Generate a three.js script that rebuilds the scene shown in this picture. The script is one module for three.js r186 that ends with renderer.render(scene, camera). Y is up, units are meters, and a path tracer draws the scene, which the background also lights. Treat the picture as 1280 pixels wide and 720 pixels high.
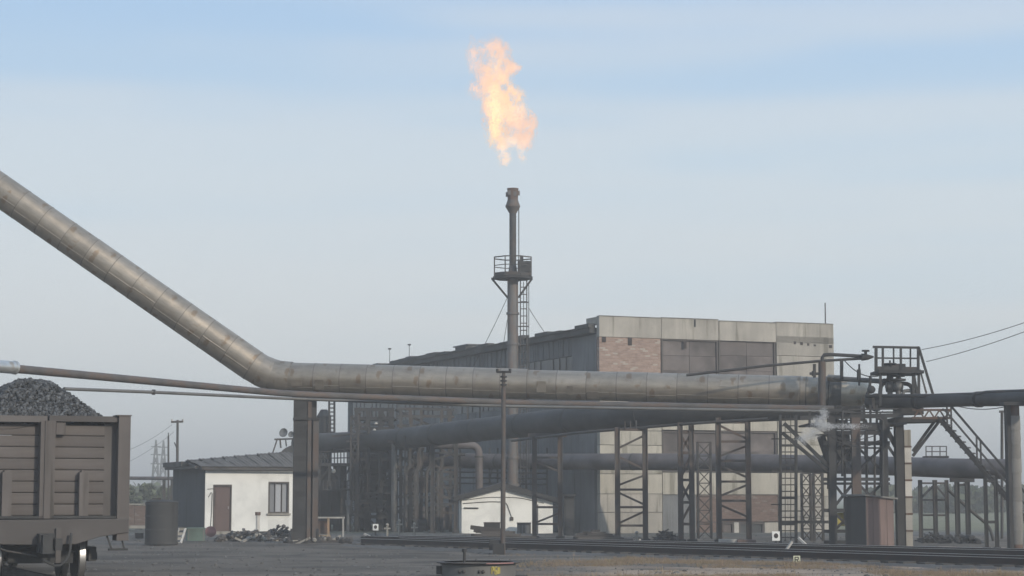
import * as THREE from 'three';
import { mergeGeometries } from 'three/addons/utils/BufferGeometryUtils.js';

// ------------------------------------------------------------------ camera, sky, sun, exposure
const scene = new THREE.Scene();
const EYE = 1.65, F = 2500, PITCH = Math.atan(260 / F), CP = Math.cos(PITCH), SP = Math.sin(PITCH);
const camera = new THREE.PerspectiveCamera(2 * Math.atan(360 / F) * 180 / Math.PI, 16 / 9, 0.5, 6000);
camera.position.set(0, EYE, 0);
camera.rotation.set(PITCH, 0, 0);
const SUN = new THREE.Vector3(0.62, 0.38, 0.69).normalize();
const renderer = new THREE.WebGLRenderer({ antialias: true });
renderer.setSize(1024, 576);
renderer.toneMapping = THREE.LinearToneMapping;
renderer.toneMappingExposure = 1.0;
renderer.shadowMap.enabled = true;
renderer.shadowMap.type = THREE.PCFSoftShadowMap;
scene.fog = new THREE.FogExp2(new THREE.Color(1.0, 0.985, 0.96), 0.002);

let seed = 7;
function rnd() { seed = (seed + 0x6d2b79f5) | 0; let t = Math.imul(seed ^ (seed >>> 15), 1 | seed); t = (t + Math.imul(t ^ (t >>> 7), 61 | t)) ^ t; return ((t ^ (t >>> 14)) >>> 0) / 4294967296; }
const rr = (a, b) => a + (b - a) * rnd();
const pick = (a) => a[Math.floor(rnd() * a.length) % a.length];
const lerp = (a, b, t) => a + (b - a) * t, clamp = (x, a = 0, b = 1) => Math.min(b, Math.max(a, x));
const smooth = (a, b, x) => { const t = clamp((x - a) / (b - a)); return t * t * (3 - 2 * t); };
// tileable value noise
function hash(x, y, s) { let h = Math.imul(x, 374761393) ^ Math.imul(y, 668265263) ^ Math.imul(s, 2246822519); h = Math.imul(h ^ (h >>> 13), 1274126177); return ((h ^ (h >>> 16)) >>> 0) / 4294967296; }
function vnoise(x, y, px, py, s) {
  const xi = Math.floor(x), yi = Math.floor(y), fx = x - xi, fy = y - yi, u = fx * fx * (3 - 2 * fx), v = fy * fy * (3 - 2 * fy);
  const w = (a, p) => ((a % p) + p) % p;
  return lerp(lerp(hash(w(xi, px), w(yi, py), s), hash(w(xi + 1, px), w(yi, py), s), u), lerp(hash(w(xi, px), w(yi + 1, py), s), hash(w(xi + 1, px), w(yi + 1, py), s), u), v);
}
function fbm(u, v, fx, fy, oct, s) { let a = 0, n = 0, amp = 1; for (let i = 0; i < oct; i++) { a += amp * vnoise(u * fx, v * fy, fx, fy, s + i * 17); n += amp; amp *= 0.55; fx *= 2; fy *= 2; } return a / n; }

// sky: pale haze at the horizon, light blue above, faint thin veils of cloud
{
  const W = 1024, H = 512, data = new Float32Array(W * H * 4);
  const lin = (c) => c.map((x) => Math.pow(x / 255, 2.2));
  const stops = [[-90, lin([150, 150, 150])], [-3, lin([205, 207, 206])], [0, lin([220, 223, 222])], [3, lin([217, 225, 228])], [6, lin([212, 226, 235])], [9.5, lin([198, 221, 239])], [14, lin([175, 207, 240])], [30, lin([166, 193, 225])], [90, lin([146, 175, 213])]];
  for (let y = 0; y < H; y++) for (let x = 0; x < W; x++) {
    const u = (x + 0.5) / W, v = (y + 0.5) / H, el = (v - 0.5) * 180, az = (u - 0.5) * 2 * Math.PI;
    let k = 0; while (k < stops.length - 2 && el > stops[k + 1][0]) k++;
    const t = clamp((el - stops[k][0]) / (stops[k + 1][0] - stops[k][0])), c = [0, 1, 2].map((i) => lerp(stops[k][1][i], stops[k + 1][1][i], t));
    // veils
    const n = fbm(u, v, 14, 150, 5, 3), n2 = fbm(u, v, 7, 50, 4, 40), veil = smooth(0.44, 0.62, n * 0.6 + n2 * 0.4) * smooth(1.5, 5, el) * (1 - smooth(25, 60, el)) * 0.36;
    const cw = [0.84, 0.83, 0.81];
    const ce = Math.cos(el * Math.PI / 180), d = new THREE.Vector3(Math.cos(az) * ce, Math.sin(el * Math.PI / 180), Math.sin(az) * ce).dot(SUN);
    const glow = 0.5 * Math.pow(Math.max(0, d), 6) + 1.2 * Math.pow(Math.max(0, d), 60);
    const o = (y * W + x) * 4;
    for (let i = 0; i < 3; i++) data[o + i] = lerp(c[i], cw[i], veil) + glow * [0.5, 0.47, 0.42][i];
    data[o + 3] = 1;
  }
  const t = new THREE.DataTexture(data, W, H, THREE.RGBAFormat, THREE.FloatType);
  t.mapping = THREE.EquirectangularReflectionMapping; t.magFilter = THREE.LinearFilter; t.minFilter = THREE.LinearFilter; t.wrapS = THREE.RepeatWrapping; t.needsUpdate = true;
  scene.background = t; scene.environment = t;
}
const sun = new THREE.DirectionalLight(new THREE.Color(1.0, 0.91, 0.77), 2.75);
sun.position.copy(SUN).multiplyScalar(200).add(new THREE.Vector3(0, 0, -75));
sun.target.position.set(0, 0, -75);
sun.castShadow = true; sun.shadow.mapSize.set(4096, 4096); sun.shadow.radius = 2;
Object.assign(sun.shadow.camera, { left: -70, right: 70, top: 70, bottom: -70, near: 1, far: 500 });
scene.add(sun, sun.target);

// ------------------------------------------------------------------ from the photograph's pixels (1280 x 720) to metres
function at(px, py, d) { const X = (px - 640) / F, Y = (360 - py) / F, s = d / (CP - Y * SP); return new THREE.Vector3(X * s, EYE + (Y * CP + SP) * s, -d); }
function ah(px, h, d) { return new THREE.Vector3((px - 640) / F * (d * CP + (h - EYE) * SP), h, -d); }
const hy = (py, d) => at(640, py, d).y;
const m = (px, d) => px * d / F;
const P3 = (x, y, z) => new THREE.Vector3(x, y, z);

// ------------------------------------------------------------------ textures
function tex(size, rep, fn) {      // fn(u, v) -> multiplier(s) in linear 0..1
  const data = new Uint8Array(size * size * 4);
  for (let y = 0; y < size; y++) for (let x = 0; x < size; x++) {
    const c = fn((x + 0.5) / size, (y + 0.5) / size), o = (y * size + x) * 4;
    for (let i = 0; i < 3; i++) data[o + i] = 255 * Math.pow(clamp(Array.isArray(c) ? c[i] : c), 1 / 2.2);
    data[o + 3] = 255;
  }
  const t = new THREE.DataTexture(data, size, size); t.colorSpace = THREE.SRGBColorSpace; t.magFilter = THREE.LinearFilter; t.minFilter = THREE.LinearMipmapLinearFilter; t.generateMipmaps = true;
  t.wrapS = t.wrapT = THREE.RepeatWrapping; t.repeat.set(1 / rep[0], 1 / rep[1]); t.needsUpdate = true; return t;
}
const T = {};
T.mottle = tex(512, [3.1, 3.1], (u, v) => 0.55 + 0.45 * smooth(0.2, 0.8, fbm(u, v, 5, 5, 6, 1)));
T.rust = tex(512, [2.3, 2.3], (u, v) => { const a = fbm(u, v, 6, 6, 6, 11), b = smooth(0.48, 0.66, fbm(u, v, 9, 5, 5, 23)), k = 0.55 + 0.45 * a; return [lerp(0.86 * k, 0.92, b * 0.6), lerp(0.88 * k, 0.7, b * 0.6), lerp(0.9 * k, 0.58, b * 0.6)]; });
T.streak = tex(512, [6.3, 6.3], (u, v) => { const a = fbm(u, v, 40, 3, 4, 31), b = fbm(u, v, 6, 6, 6, 37), c = smooth(0.56, 0.75, fbm(u, v, 26, 2, 4, 44)); const k = (0.55 + 0.45 * b) * (0.74 + 0.26 * a) * (1 - 0.4 * c); return [k, k * 0.995, k * (0.99 - 0.05 * c)]; });
T.brick = tex(512, [2.0, 2.0], (u, v) => {
  const row = Math.floor(v * 26), off = (row % 2) * 0.5, cx = u * 8 + off, ci = Math.floor(cx) % 8, fx = cx - Math.floor(cx), fy = v * 26 - row;
  const joint = fx < 0.05 || fy < 0.16 ? 1 : 0, h = hash(ci, row, 5), n = 0.7 + 0.3 * fbm(u, v, 20, 20, 4, 9);
  const brickc = h > 0.88 ? [0.95, 0.88, 0.78] : [0.86 - 0.26 * h, 0.66 - 0.22 * h, 0.56 - 0.2 * h];
  return joint ? [0.72 * n, 0.68 * n, 0.64 * n] : brickc.map((c) => c * n);
});
T.clad = tex(512, [1.7, 1.3], (u, v) => { const a = fbm(u, v, 24, 3, 4, 51), b = fbm(u, v, 5, 4, 5, 57), c = smooth(0.58, 0.74, fbm(u, v, 4, 5, 5, 63)); const k = 0.45 + 0.3 * b + 0.25 * a; return [k * (1 - 0.25 * c), k * (1 - 0.35 * c), k * (1 - 0.45 * c)]; });
T.cladRough = tex(256, [1.7, 1.3], (u, v) => { const k = Math.pow(0.62 + 0.38 * fbm(u, v, 5, 5, 5, 71), 1); return [1, k, 1]; }); T.cladRough.colorSpace = THREE.NoColorSpace;
T.earth = tex(1024, [9.7, 9.7], (u, v) => { const a = fbm(u, v, 6, 6, 7, 81), b = fbm(u, v, 60, 60, 4, 85), c = hash(Math.floor(u * 1024), Math.floor(v * 1024), 3); return 0.5 + 0.3 * smooth(0.25, 0.75, a) + 0.12 * (b - 0.5) + 0.07 * c; });
T.earthBump = tex(512, [3.1, 3.1], (u, v) => Math.pow(fbm(u, v, 24, 24, 5, 91), 1)); T.earthBump.colorSpace = THREE.NoColorSpace;
T.plank = tex(512, [1.2, 2.4], (u, v) => { const g = fbm(u, v, 60, 3, 4, 95), b = fbm(u, v, 4, 4, 4, 99); return 0.5 + 0.3 * g + 0.2 * b; });
T.coarse = tex(512, [7.7, 7.7], (u, v) => 0.6 + 0.4 * smooth(0.3, 0.7, fbm(u, v, 4, 4, 6, 105)));

T.plaster = tex(512, [4.7, 4.7], (u, v) => 0.84 + 0.16 * smooth(0.25, 0.6, fbm(u, v, 5, 5, 6, 115)));
function mat(color, o = {}) {
  const M = new (o.phys ? THREE.MeshPhysicalMaterial : THREE.MeshStandardMaterial)({ roughness: o.r ?? 0.85, metalness: o.m ?? 0 });
  M.color.setRGB(...color); if (o.t) M.map = T[o.t]; if (o.rough) M.roughnessMap = T[o.rough];
  if (o.b) { M.bumpMap = T[o.b]; M.bumpScale = o.bs ?? 0.01; } if (o.vc) M.vertexColors = true; if (o.ds) M.side = THREE.DoubleSide;
  return M;
}
const tone = (c, k) => c.map((x) => x * k);
const variants = (c, ks, o) => ks.map((k) => mat(tone(c, k), o));
const M = {
  cladEndLit: mat([0.85, 0.76, 0.62], { r: 0.45, m: 0.5, t: 'clad' }),  // brighter copy of clad, so the shaded pipe end looks sunlit
  clad: variants([0.5, 0.425, 0.34], [0.92, 0.97, 1, 1.03, 1.07], { r: 0.46, m: 0.66, t: 'clad', rough: 'cladRough', b: 'mottle', bs: 0.012 }),
  seam: mat([0.2, 0.175, 0.15], { r: 0.7, m: 0.3 }),
  cladDull: mat([0.26, 0.24, 0.21], { r: 0.6, m: 0.5, t: 'clad' }),
  shiny: mat([0.82, 0.82, 0.8], { r: 0.35, m: 0.75, t: 'clad' }),
  black: mat([0.06, 0.059, 0.058], { r: 0.75, t: 'mottle' }),
  blackB: mat([0.068, 0.067, 0.065], { r: 0.75, t: 'mottle' }),
  steel: mat([0.076, 0.073, 0.07], { r: 0.75, t: 'rust' }),
  steelD: mat([0.043, 0.042, 0.042], { r: 0.8, t: 'mottle' }),
  rust: mat([0.15, 0.105, 0.085], { r: 0.85, t: 'rust' }),
  rustP: mat([0.15, 0.132, 0.12], { r: 0.8, t: 'rust' }),
  post: mat([0.125, 0.108, 0.098], { r: 0.85, t: 'rust' }),
  greyPipe: mat([0.17, 0.165, 0.155], { r: 0.6, m: 0.2, t: 'mottle' }),
  midPipe: mat([0.15, 0.13, 0.125], { r: 0.7, t: 'mottle' }),
  stack: mat([0.2, 0.185, 0.175], { r: 0.75, t: 'rust' }),
  concrete: variants([0.52, 0.483, 0.425], [0.88, 0.95, 1, 1.04], { r: 0.95, t: 'streak', b: 'mottle', bs: 0.01 }),
  cream: variants([0.57, 0.53, 0.45], [0.9, 1, 1.05], { r: 0.95, t: 'streak' }),
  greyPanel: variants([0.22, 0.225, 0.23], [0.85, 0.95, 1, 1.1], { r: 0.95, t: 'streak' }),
  brick: mat([0.47, 0.435, 0.415], { r: 0.95, t: 'brick', b: 'brick', bs: 0.012 }),
  redBrick: mat([0.225, 0.2, 0.19], { r: 0.95, t: 'brick', b: 'brick', bs: 0.012 }),
  dirtyGlass: variants([0.155, 0.132, 0.124], [0.85, 0.95, 1, 1.12], { r: 0.8, t: 'mottle' }),
  darkGlass: variants([0.05, 0.055, 0.06], [0.7, 1, 1.3], { r: 0.35, t: 'mottle' }),
  white: mat([0.77, 0.76, 0.72], { r: 0.95, t: 'plaster' }),
  whiteB: mat([0.88, 0.86, 0.8], { r: 0.95, t: 'plaster' }),
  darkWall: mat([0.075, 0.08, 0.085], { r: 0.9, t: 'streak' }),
  slate: variants([0.125, 0.115, 0.105], [0.85, 0.95, 1, 1.06], { r: 0.95, t: 'mottle' }),
  door: mat([0.15, 0.1, 0.088], { r: 0.75, t: 'plank' }),
  frame: mat([0.07, 0.06, 0.055], { r: 0.7 }),
  curtain: variants([0.34, 0.35, 0.37], [0.6, 0.85, 1.1], { r: 0.9 }),
  wagon: variants([0.185, 0.163, 0.153], [0.88, 0.95, 1, 1.06], { r: 0.85, t: 'streak', b: 'mottle', bs: 0.01 }),
  wagonD: mat([0.138, 0.124, 0.117], { r: 0.85, t: 'coarse' }),
  under: mat([0.05, 0.05, 0.05], { r: 0.8, t: 'mottle' }),
  tread: mat([0.5, 0.49, 0.48], { r: 0.42, m: 0.9 }),
  rail: mat([0.62, 0.6, 0.58], { r: 0.3, m: 0.85 }),
  railSide: mat([0.07, 0.055, 0.048], { r: 0.85, t: 'rust' }),
  sleeper: variants([0.085, 0.08, 0.075], [0.7, 0.9, 1.1], { r: 0.95, t: 'plank' }),
  ballast: mat([0.13, 0.126, 0.12], { r: 1, t: 'earth', b: 'earthBump', bs: 0.05 }),
  coal: mat([0.055, 0.058, 0.062], { r: 0.7 }),
  lump: mat([1, 1, 1], { r: 0.72 }),
  plank: variants([0.13, 0.115, 0.105], [0.6, 0.8, 1, 1.25], { r: 0.9, t: 'plank' }),
  pale: mat([0.6, 0.57, 0.52], { r: 0.85, t: 'coarse' }),
  paint: mat([0.8, 0.79, 0.75], { r: 0.7 }),
  ink: mat([0.03, 0.022, 0.02], { r: 0.8 }),
  yellow: mat([0.52, 0.44, 0.12], { r: 0.75, t: 'mottle' }),
  green: mat([0.1, 0.15, 0.125], { r: 0.7, t: 'mottle' }),
  red: mat([0.33, 0.17, 0.16], { r: 0.7, t: 'mottle' }),
  redBox: variants([0.24, 0.168, 0.15], [0.98, 1, 1.02, 1], { r: 0.8, t: 'streak' }),
  boxDark: mat([0.06, 0.06, 0.06], { r: 0.85, t: 'streak' }),
  tan: mat([0.42, 0.32, 0.22], { r: 0.85, t: 'rust' }),
  lag: variants([0.3, 0.285, 0.265], [0.9, 1, 1.08], { r: 0.95, t: 'streak', b: 'mottle', bs: 0.03 }),
  bark: mat([0.09, 0.075, 0.06], { r: 0.95 }),
};

// ------------------------------------------------------------------ geometry helpers
const flat = (g) => (g.index ? g.toNonIndexed() : g);
const Q = new THREE.Quaternion(), UPV = P3(0, 1, 0);
function box(w, h, d, x = 0, y = 0, z = 0) {    // centred at x, y, z; uv in metres, a new offset for each piece
  const g = new THREE.BoxGeometry(w, h, d), uv = g.attributes.uv, dims = [[d, h], [d, h], [w, d], [w, d], [w, h], [w, h]], ou = rnd() * 20, ov = rnd() * 20;
  for (let i = 0; i < 24; i++) { const s = dims[i >> 2]; uv.setXY(i, uv.getX(i) * s[0] + ou, uv.getY(i) * s[1] + ov); }
  g.translate(x, y, z); return flat(g);
}
const bx = (x0, x1, y0, y1, z0, z1) => box(x1 - x0, y1 - y0, Math.abs(z1 - z0), (x0 + x1) / 2, (y0 + y1) / 2, (z0 + z1) / 2);
function bar(p, q, w, h = w) {                    // a square bar from p to q
  const d = q.clone().sub(p), L = d.length(), g = box(w, L, h); d.normalize();
  const side = Math.abs(d.y) > 0.98 ? P3(1, 0, 0) : P3(0, 1, 0).cross(d).normalize(), n = side.clone().cross(d);
  g.applyMatrix4(Math.abs(d.y) > 0.98 ? new THREE.Matrix4().makeBasis(side, d, n) : new THREE.Matrix4().makeBasis(n, d, side.clone().negate()));   // w is upright, h level, unless the bar itself is upright
  g.translate((p.x + q.x) / 2, (p.y + q.y) / 2, (p.z + q.z) / 2); return g;
}
function tube(p, q, r, n = 8, r2 = r, open = false) {
  const d = q.clone().sub(p), L = d.length(), g = new THREE.CylinderGeometry(r2, r, L, n, 1, open), uv = g.attributes.uv, o = rnd() * 9;
  for (let i = 0; i < uv.count; i++) uv.setXY(i, uv.getX(i) * 6.28 * r + o, uv.getY(i) * L + o);
  g.applyQuaternion(Q.setFromUnitVectors(UPV, d.normalize())); g.translate((p.x + q.x) / 2, (p.y + q.y) / 2, (p.z + q.z) / 2); return flat(g);
}
function bent(pts, r, bend = 0.3, n = 8) {        // a tube along a polyline with rounded corners
  const path = new THREE.CurvePath(); let a = pts[0].clone();
  for (let i = 1; i < pts.length - 1; i++) {
    const c = pts[i], b = Math.min(bend, c.distanceTo(pts[i - 1]) * 0.48, c.distanceTo(pts[i + 1]) * 0.48);
    const p = c.clone().add(pts[i - 1].clone().sub(c).setLength(b)), q = c.clone().add(pts[i + 1].clone().sub(c).setLength(b));
    path.add(new THREE.LineCurve3(a, p)); path.add(new THREE.QuadraticBezierCurve3(p, c.clone(), q)); a = q;
  }
  path.add(new THREE.LineCurve3(a, pts[pts.length - 1].clone()));
  const L = path.getLength(), g = new THREE.TubeGeometry(path, Math.max(6, Math.min(160, Math.ceil(L / Math.max(0.12, bend / 3)))), r, n), uv = g.attributes.uv;
  for (let i = 0; i < uv.count; i++) uv.setXY(i, uv.getY(i) * 6.28 * r, uv.getX(i) * L);
  return flat(g);
}
function wireGeo(p, q, sag, r) { const pts = []; for (let i = 0; i <= 14; i++) { const t = i / 14, v = p.clone().lerp(q, t); v.y -= sag * 4 * t * (1 - t); pts.push(v); } return flat(new THREE.TubeGeometry(new THREE.CatmullRomCurve3(pts), 28, r, 5)); }
function lathe(pts, n, x, y, z) { const g = new THREE.LatheGeometry(pts.map((p) => new THREE.Vector2(p[0], p[1])), n); g.translate(x, y, z); return flat(g); }
function ball(r, x, y, z, d = 1) { const g = new THREE.IcosahedronGeometry(r, d); g.translate(x, y, z); return flat(g); }

// ------------------------------------------------------------------ things and parts
const taken = {}, offs = new Map();
const numbered = (n) => { const k = taken[n] = (taken[n] ?? -1) + 1; return k ? `${n}_${String(k).padStart(3, '0')}` : n; };
const shadowed = (o) => { o.castShadow = o.receiveShadow = true; return o; };
function thing(name, label, category, base, group, turn) {   // a Group at the thing's base; without a turn its parts are given in the scene's metres
  const o = new THREE.Group(); o.name = numbered(name); o.position.copy(base); scene.add(o);
  o.userData = { label, category }; if (group) o.userData.group = group;
  if (turn !== undefined) { o.rotation.y = turn; offs.set(o, P3(0, 0, 0)); } else offs.set(o, base.clone());
  return o;
}
function part(parent, name, geos, material, label) {
  const list = Array.isArray(geos) ? geos : [geos], g = list.length > 1 ? mergeGeometries(list) : list[0], off = offs.get(parent);
  if (off && off.lengthSq()) g.translate(-off.x, -off.y, -off.z);
  const o = shadowed(new THREE.Mesh(g, material)); o.name = name; parent.add(o); offs.set(o, off ? off.clone() : P3(0, 0, 0));
  if (label) o.userData.label = label; return o;
}
function solo(name, label, category, geos, material, base, group) {      // a thing of one mesh
  const list = Array.isArray(geos) ? geos : [geos], g = list.length > 1 ? mergeGeometries(list) : list[0];
  g.translate(-base.x, -base.y, -base.z);
  const o = shadowed(new THREE.Mesh(g, material)); o.name = numbered(name); o.position.copy(base); scene.add(o);
  o.userData = { label, category }; if (group) o.userData.group = group; return o;
}
function structure(o, name) { o.name = name; o.userData.kind = 'structure'; shadowed(o); scene.add(o); return o; }
function piece(parent, name, geo, material, pos, quat, scale) {            // an alike piece that shares its geometry
  const o = shadowed(new THREE.Mesh(geo, material)), off = offs.get(parent) ?? P3(0, 0, 0); o.name = name; o.position.copy(pos).sub(off);
  if (quat) o.quaternion.copy(quat); if (scale) o.scale.copy(scale); parent.add(o); return o;
}

// ------------------------------------------------------------------ ground
const TURN = 0.3876, AX = P3(Math.cos(TURN), 0, -Math.sin(TURN)), BACK = P3(-Math.sin(TURN), 0, -Math.cos(TURN));
const nearTrack = { a: ah(476, 0, 68.5), b: ah(1330, 0, 46.6) }, farTrack = { a: ah(478, 0, 73), b: ah(1330, 0, 53.2) };
function toTrack(x, z, t) { const dx = t.b.x - t.a.x, dz = t.b.z - t.a.z, L = Math.hypot(dx, dz); return ((x - t.a.x) * dz - (z - t.a.z) * dx) / L; }
function n2(x, z, f, s) { return fbm(x / 200 + 0.5, z / 200 + 0.5, Math.round(200 * f), Math.round(200 * f), 3, s) - 0.5; }
const pxOf = (x, d) => 640 + F * x / (d * CP);
function groundH(x, z) { const d = -z; if (d < 30 || d > 150 || Math.abs(x) > 40) return -0.03; return 0.1 * n2(x, z, 0.22, 5) + 0.06 * n2(x, z, 1.1, 8) - 0.03; }
{
  const xs = [-3000, -1200, -500, -220, -110, -60, -42], zs = [200, 60, 10, -15, -28];
  for (let x = -32; x <= 32; x += 0.32) xs.push(x); xs.push(42, 60, 110, 220, 500, 1200, 3000);
  for (let z = -34; z >= -112; z -= 0.4) zs.push(z); zs.push(-125, -145, -170, -210, -270, -360, -500, -800, -1400, -3000);
  const pos = [], col = [], uv = [], idx = [];
  for (const z of zs) for (const x of xs) {
    const d = -z; pos.push(x, groundH(x, z), z); uv.push(x, z);
    const px = d > 20 ? pxOf(x, d) : 640, w = n2(x, z, 0.15, 21), w2 = n2(x, z, 0.8, 33);
    let c = [0.127, 0.107, 0.086];
    { const sp = smooth(0.02, 0.2, n2(x * 0.8, z * 1.7, 0.35, 71) + 0.5 * n2(x, z, 1.3, 73)); c = c.map((v) => v * (1 - 0.5 * sp)); const ru = smooth(0.82, 1, Math.sin((z * 0.86 + x * 0.34 + 3 * n2(x, z, 0.08, 91)) * 1.9)) * smooth(0, 0.25, n2(x, z, 0.06, 95) + 0.12); c = c.map((v) => v * (1 + 0.45 * ru)); }                                        // grey coal dust and gravel
    c = c.map((v) => v * lerp(0.86, 1, smooth(350, 800, px)));
    const mix = (b, t) => { c = c.map((v, i) => lerp(v, b[i], clamp(t))); };
    const nt = toTrack(x, z, nearTrack), ft = toTrack(x, z, farTrack);
    mix([0.34, 0.255, 0.185], smooth(660, 900, px + 500 * w) * smooth(-0.1, 0.2, 0.15 + w2 + w) * (Math.abs(d - 47) < 20 ? 1 : 0));   // dry earth at the right
    mix([0.22, 0.2, 0.185], smooth(600, 640, px) * (1 - smooth(2.4, 4.2, Math.abs(nt - 2.2))) * (d < 75 ? 0.7 : 0) * (px < 1000 ? 1 : 0.4));
    mix([0.07, 0.068, 0.066], smooth(0.6, 0.0, Math.abs(ft) - 1.6) * (d < 80 ? 0.8 : 0));
    mix([0.1, 0.1, 0.098], smooth(80, 90, d) * (1 - smooth(105, 120, d)));
    mix(px > 1040 ? [0.19, 0.185, 0.11] : [0.12, 0.125, 0.08], smooth(82, 110, d + 20 * w));
    mix([0.13, 0.15, 0.075], smooth(150, 300, d));
    col.push(...c);
  }
  const nx = xs.length;
  for (let j = 0; j < zs.length - 1; j++) for (let i = 0; i < nx - 1; i++) { const a = j * nx + i; idx.push(a, a + 1, a + nx, a + 1, a + nx + 1, a + nx); }
  const g = new THREE.BufferGeometry(); g.setAttribute('position', new THREE.Float32BufferAttribute(pos, 3)); g.setAttribute('color', new THREE.Float32BufferAttribute(col, 3)); g.setAttribute('uv', new THREE.Float32BufferAttribute(uv, 2)); g.setIndex(idx); g.computeVertexNormals();
  structure(new THREE.Mesh(g, mat([1.35, 1.35, 1.35], { r: 1, t: 'earth', b: 'earthBump', bs: 0.03, vc: true })), 'ground');
}
// ------------------------------------------------------------------ railway tracks: ballast, two rails and sleepers each
function track(t, label, bh) {
  const dir = t.b.clone().sub(t.a), L = dir.length(); dir.normalize(); const nrm = P3(-dir.z, 0, dir.x), yaw = Math.atan2(dir.x, dir.z);
  const o = thing('railway_track', label, 'railway track', t.a.clone(), 'railway tracks across the yard', yaw);
  const prof = new THREE.Shape([[-2.0, -0.12], [-1.5, bh], [1.5, bh], [2.0, -0.12]].map((p) => new THREE.Vector2(...p)));
  const bg = new THREE.ExtrudeGeometry(prof, { depth: L, bevelEnabled: false, steps: 60 });
  { const p = bg.attributes.position; for (let i = 0; i < p.count; i++) if (p.getY(i) > 0) p.setY(i, p.getY(i) + 0.05 * n2(p.getX(i) * 3, p.getZ(i), 1.2, 3)); bg.computeVertexNormals(); }
  part(o, 'ballast_bed', flat(bg), M.ballast);
  const sg = box(2.6, 0.17, 0.24), k = Math.floor(L / 0.58);
  for (let i = 0; i < k; i++) { const s = piece(o, 'sleeper', sg, pick(M.sleeper), P3(rr(-0.05, 0.05), bh - 0.055 + rr(-0.012, 0.012), 0.3 + i * 0.58 + rr(-0.03, 0.03))); s.rotation.y = rr(-0.03, 0.03); }
  for (const s of [-0.79, 0.79]) {
    const y = bh + 0.03, r = part(o, 'rail', [bx(s - 0.07, s + 0.07, y, y + 0.025, 0, L), bx(s - 0.012, s + 0.012, y + 0.025, y + 0.12, 0, L), bx(s - 0.036, s + 0.036, y + 0.12, y + 0.158, 0, L)], M.railSide);
    part(r, 'rail_head', bx(s - 0.034, s + 0.034, y + 0.158, y + 0.166, 0, L), M.rail);
  }
  return o;
}
track(nearTrack, 'nearer railway track with worn bright rail, beside the dry grass strip', 0.03);
track(farTrack, 'farther dark railway track, running close in front of the pipe trestles and red cabinet', 0.03);

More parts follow.
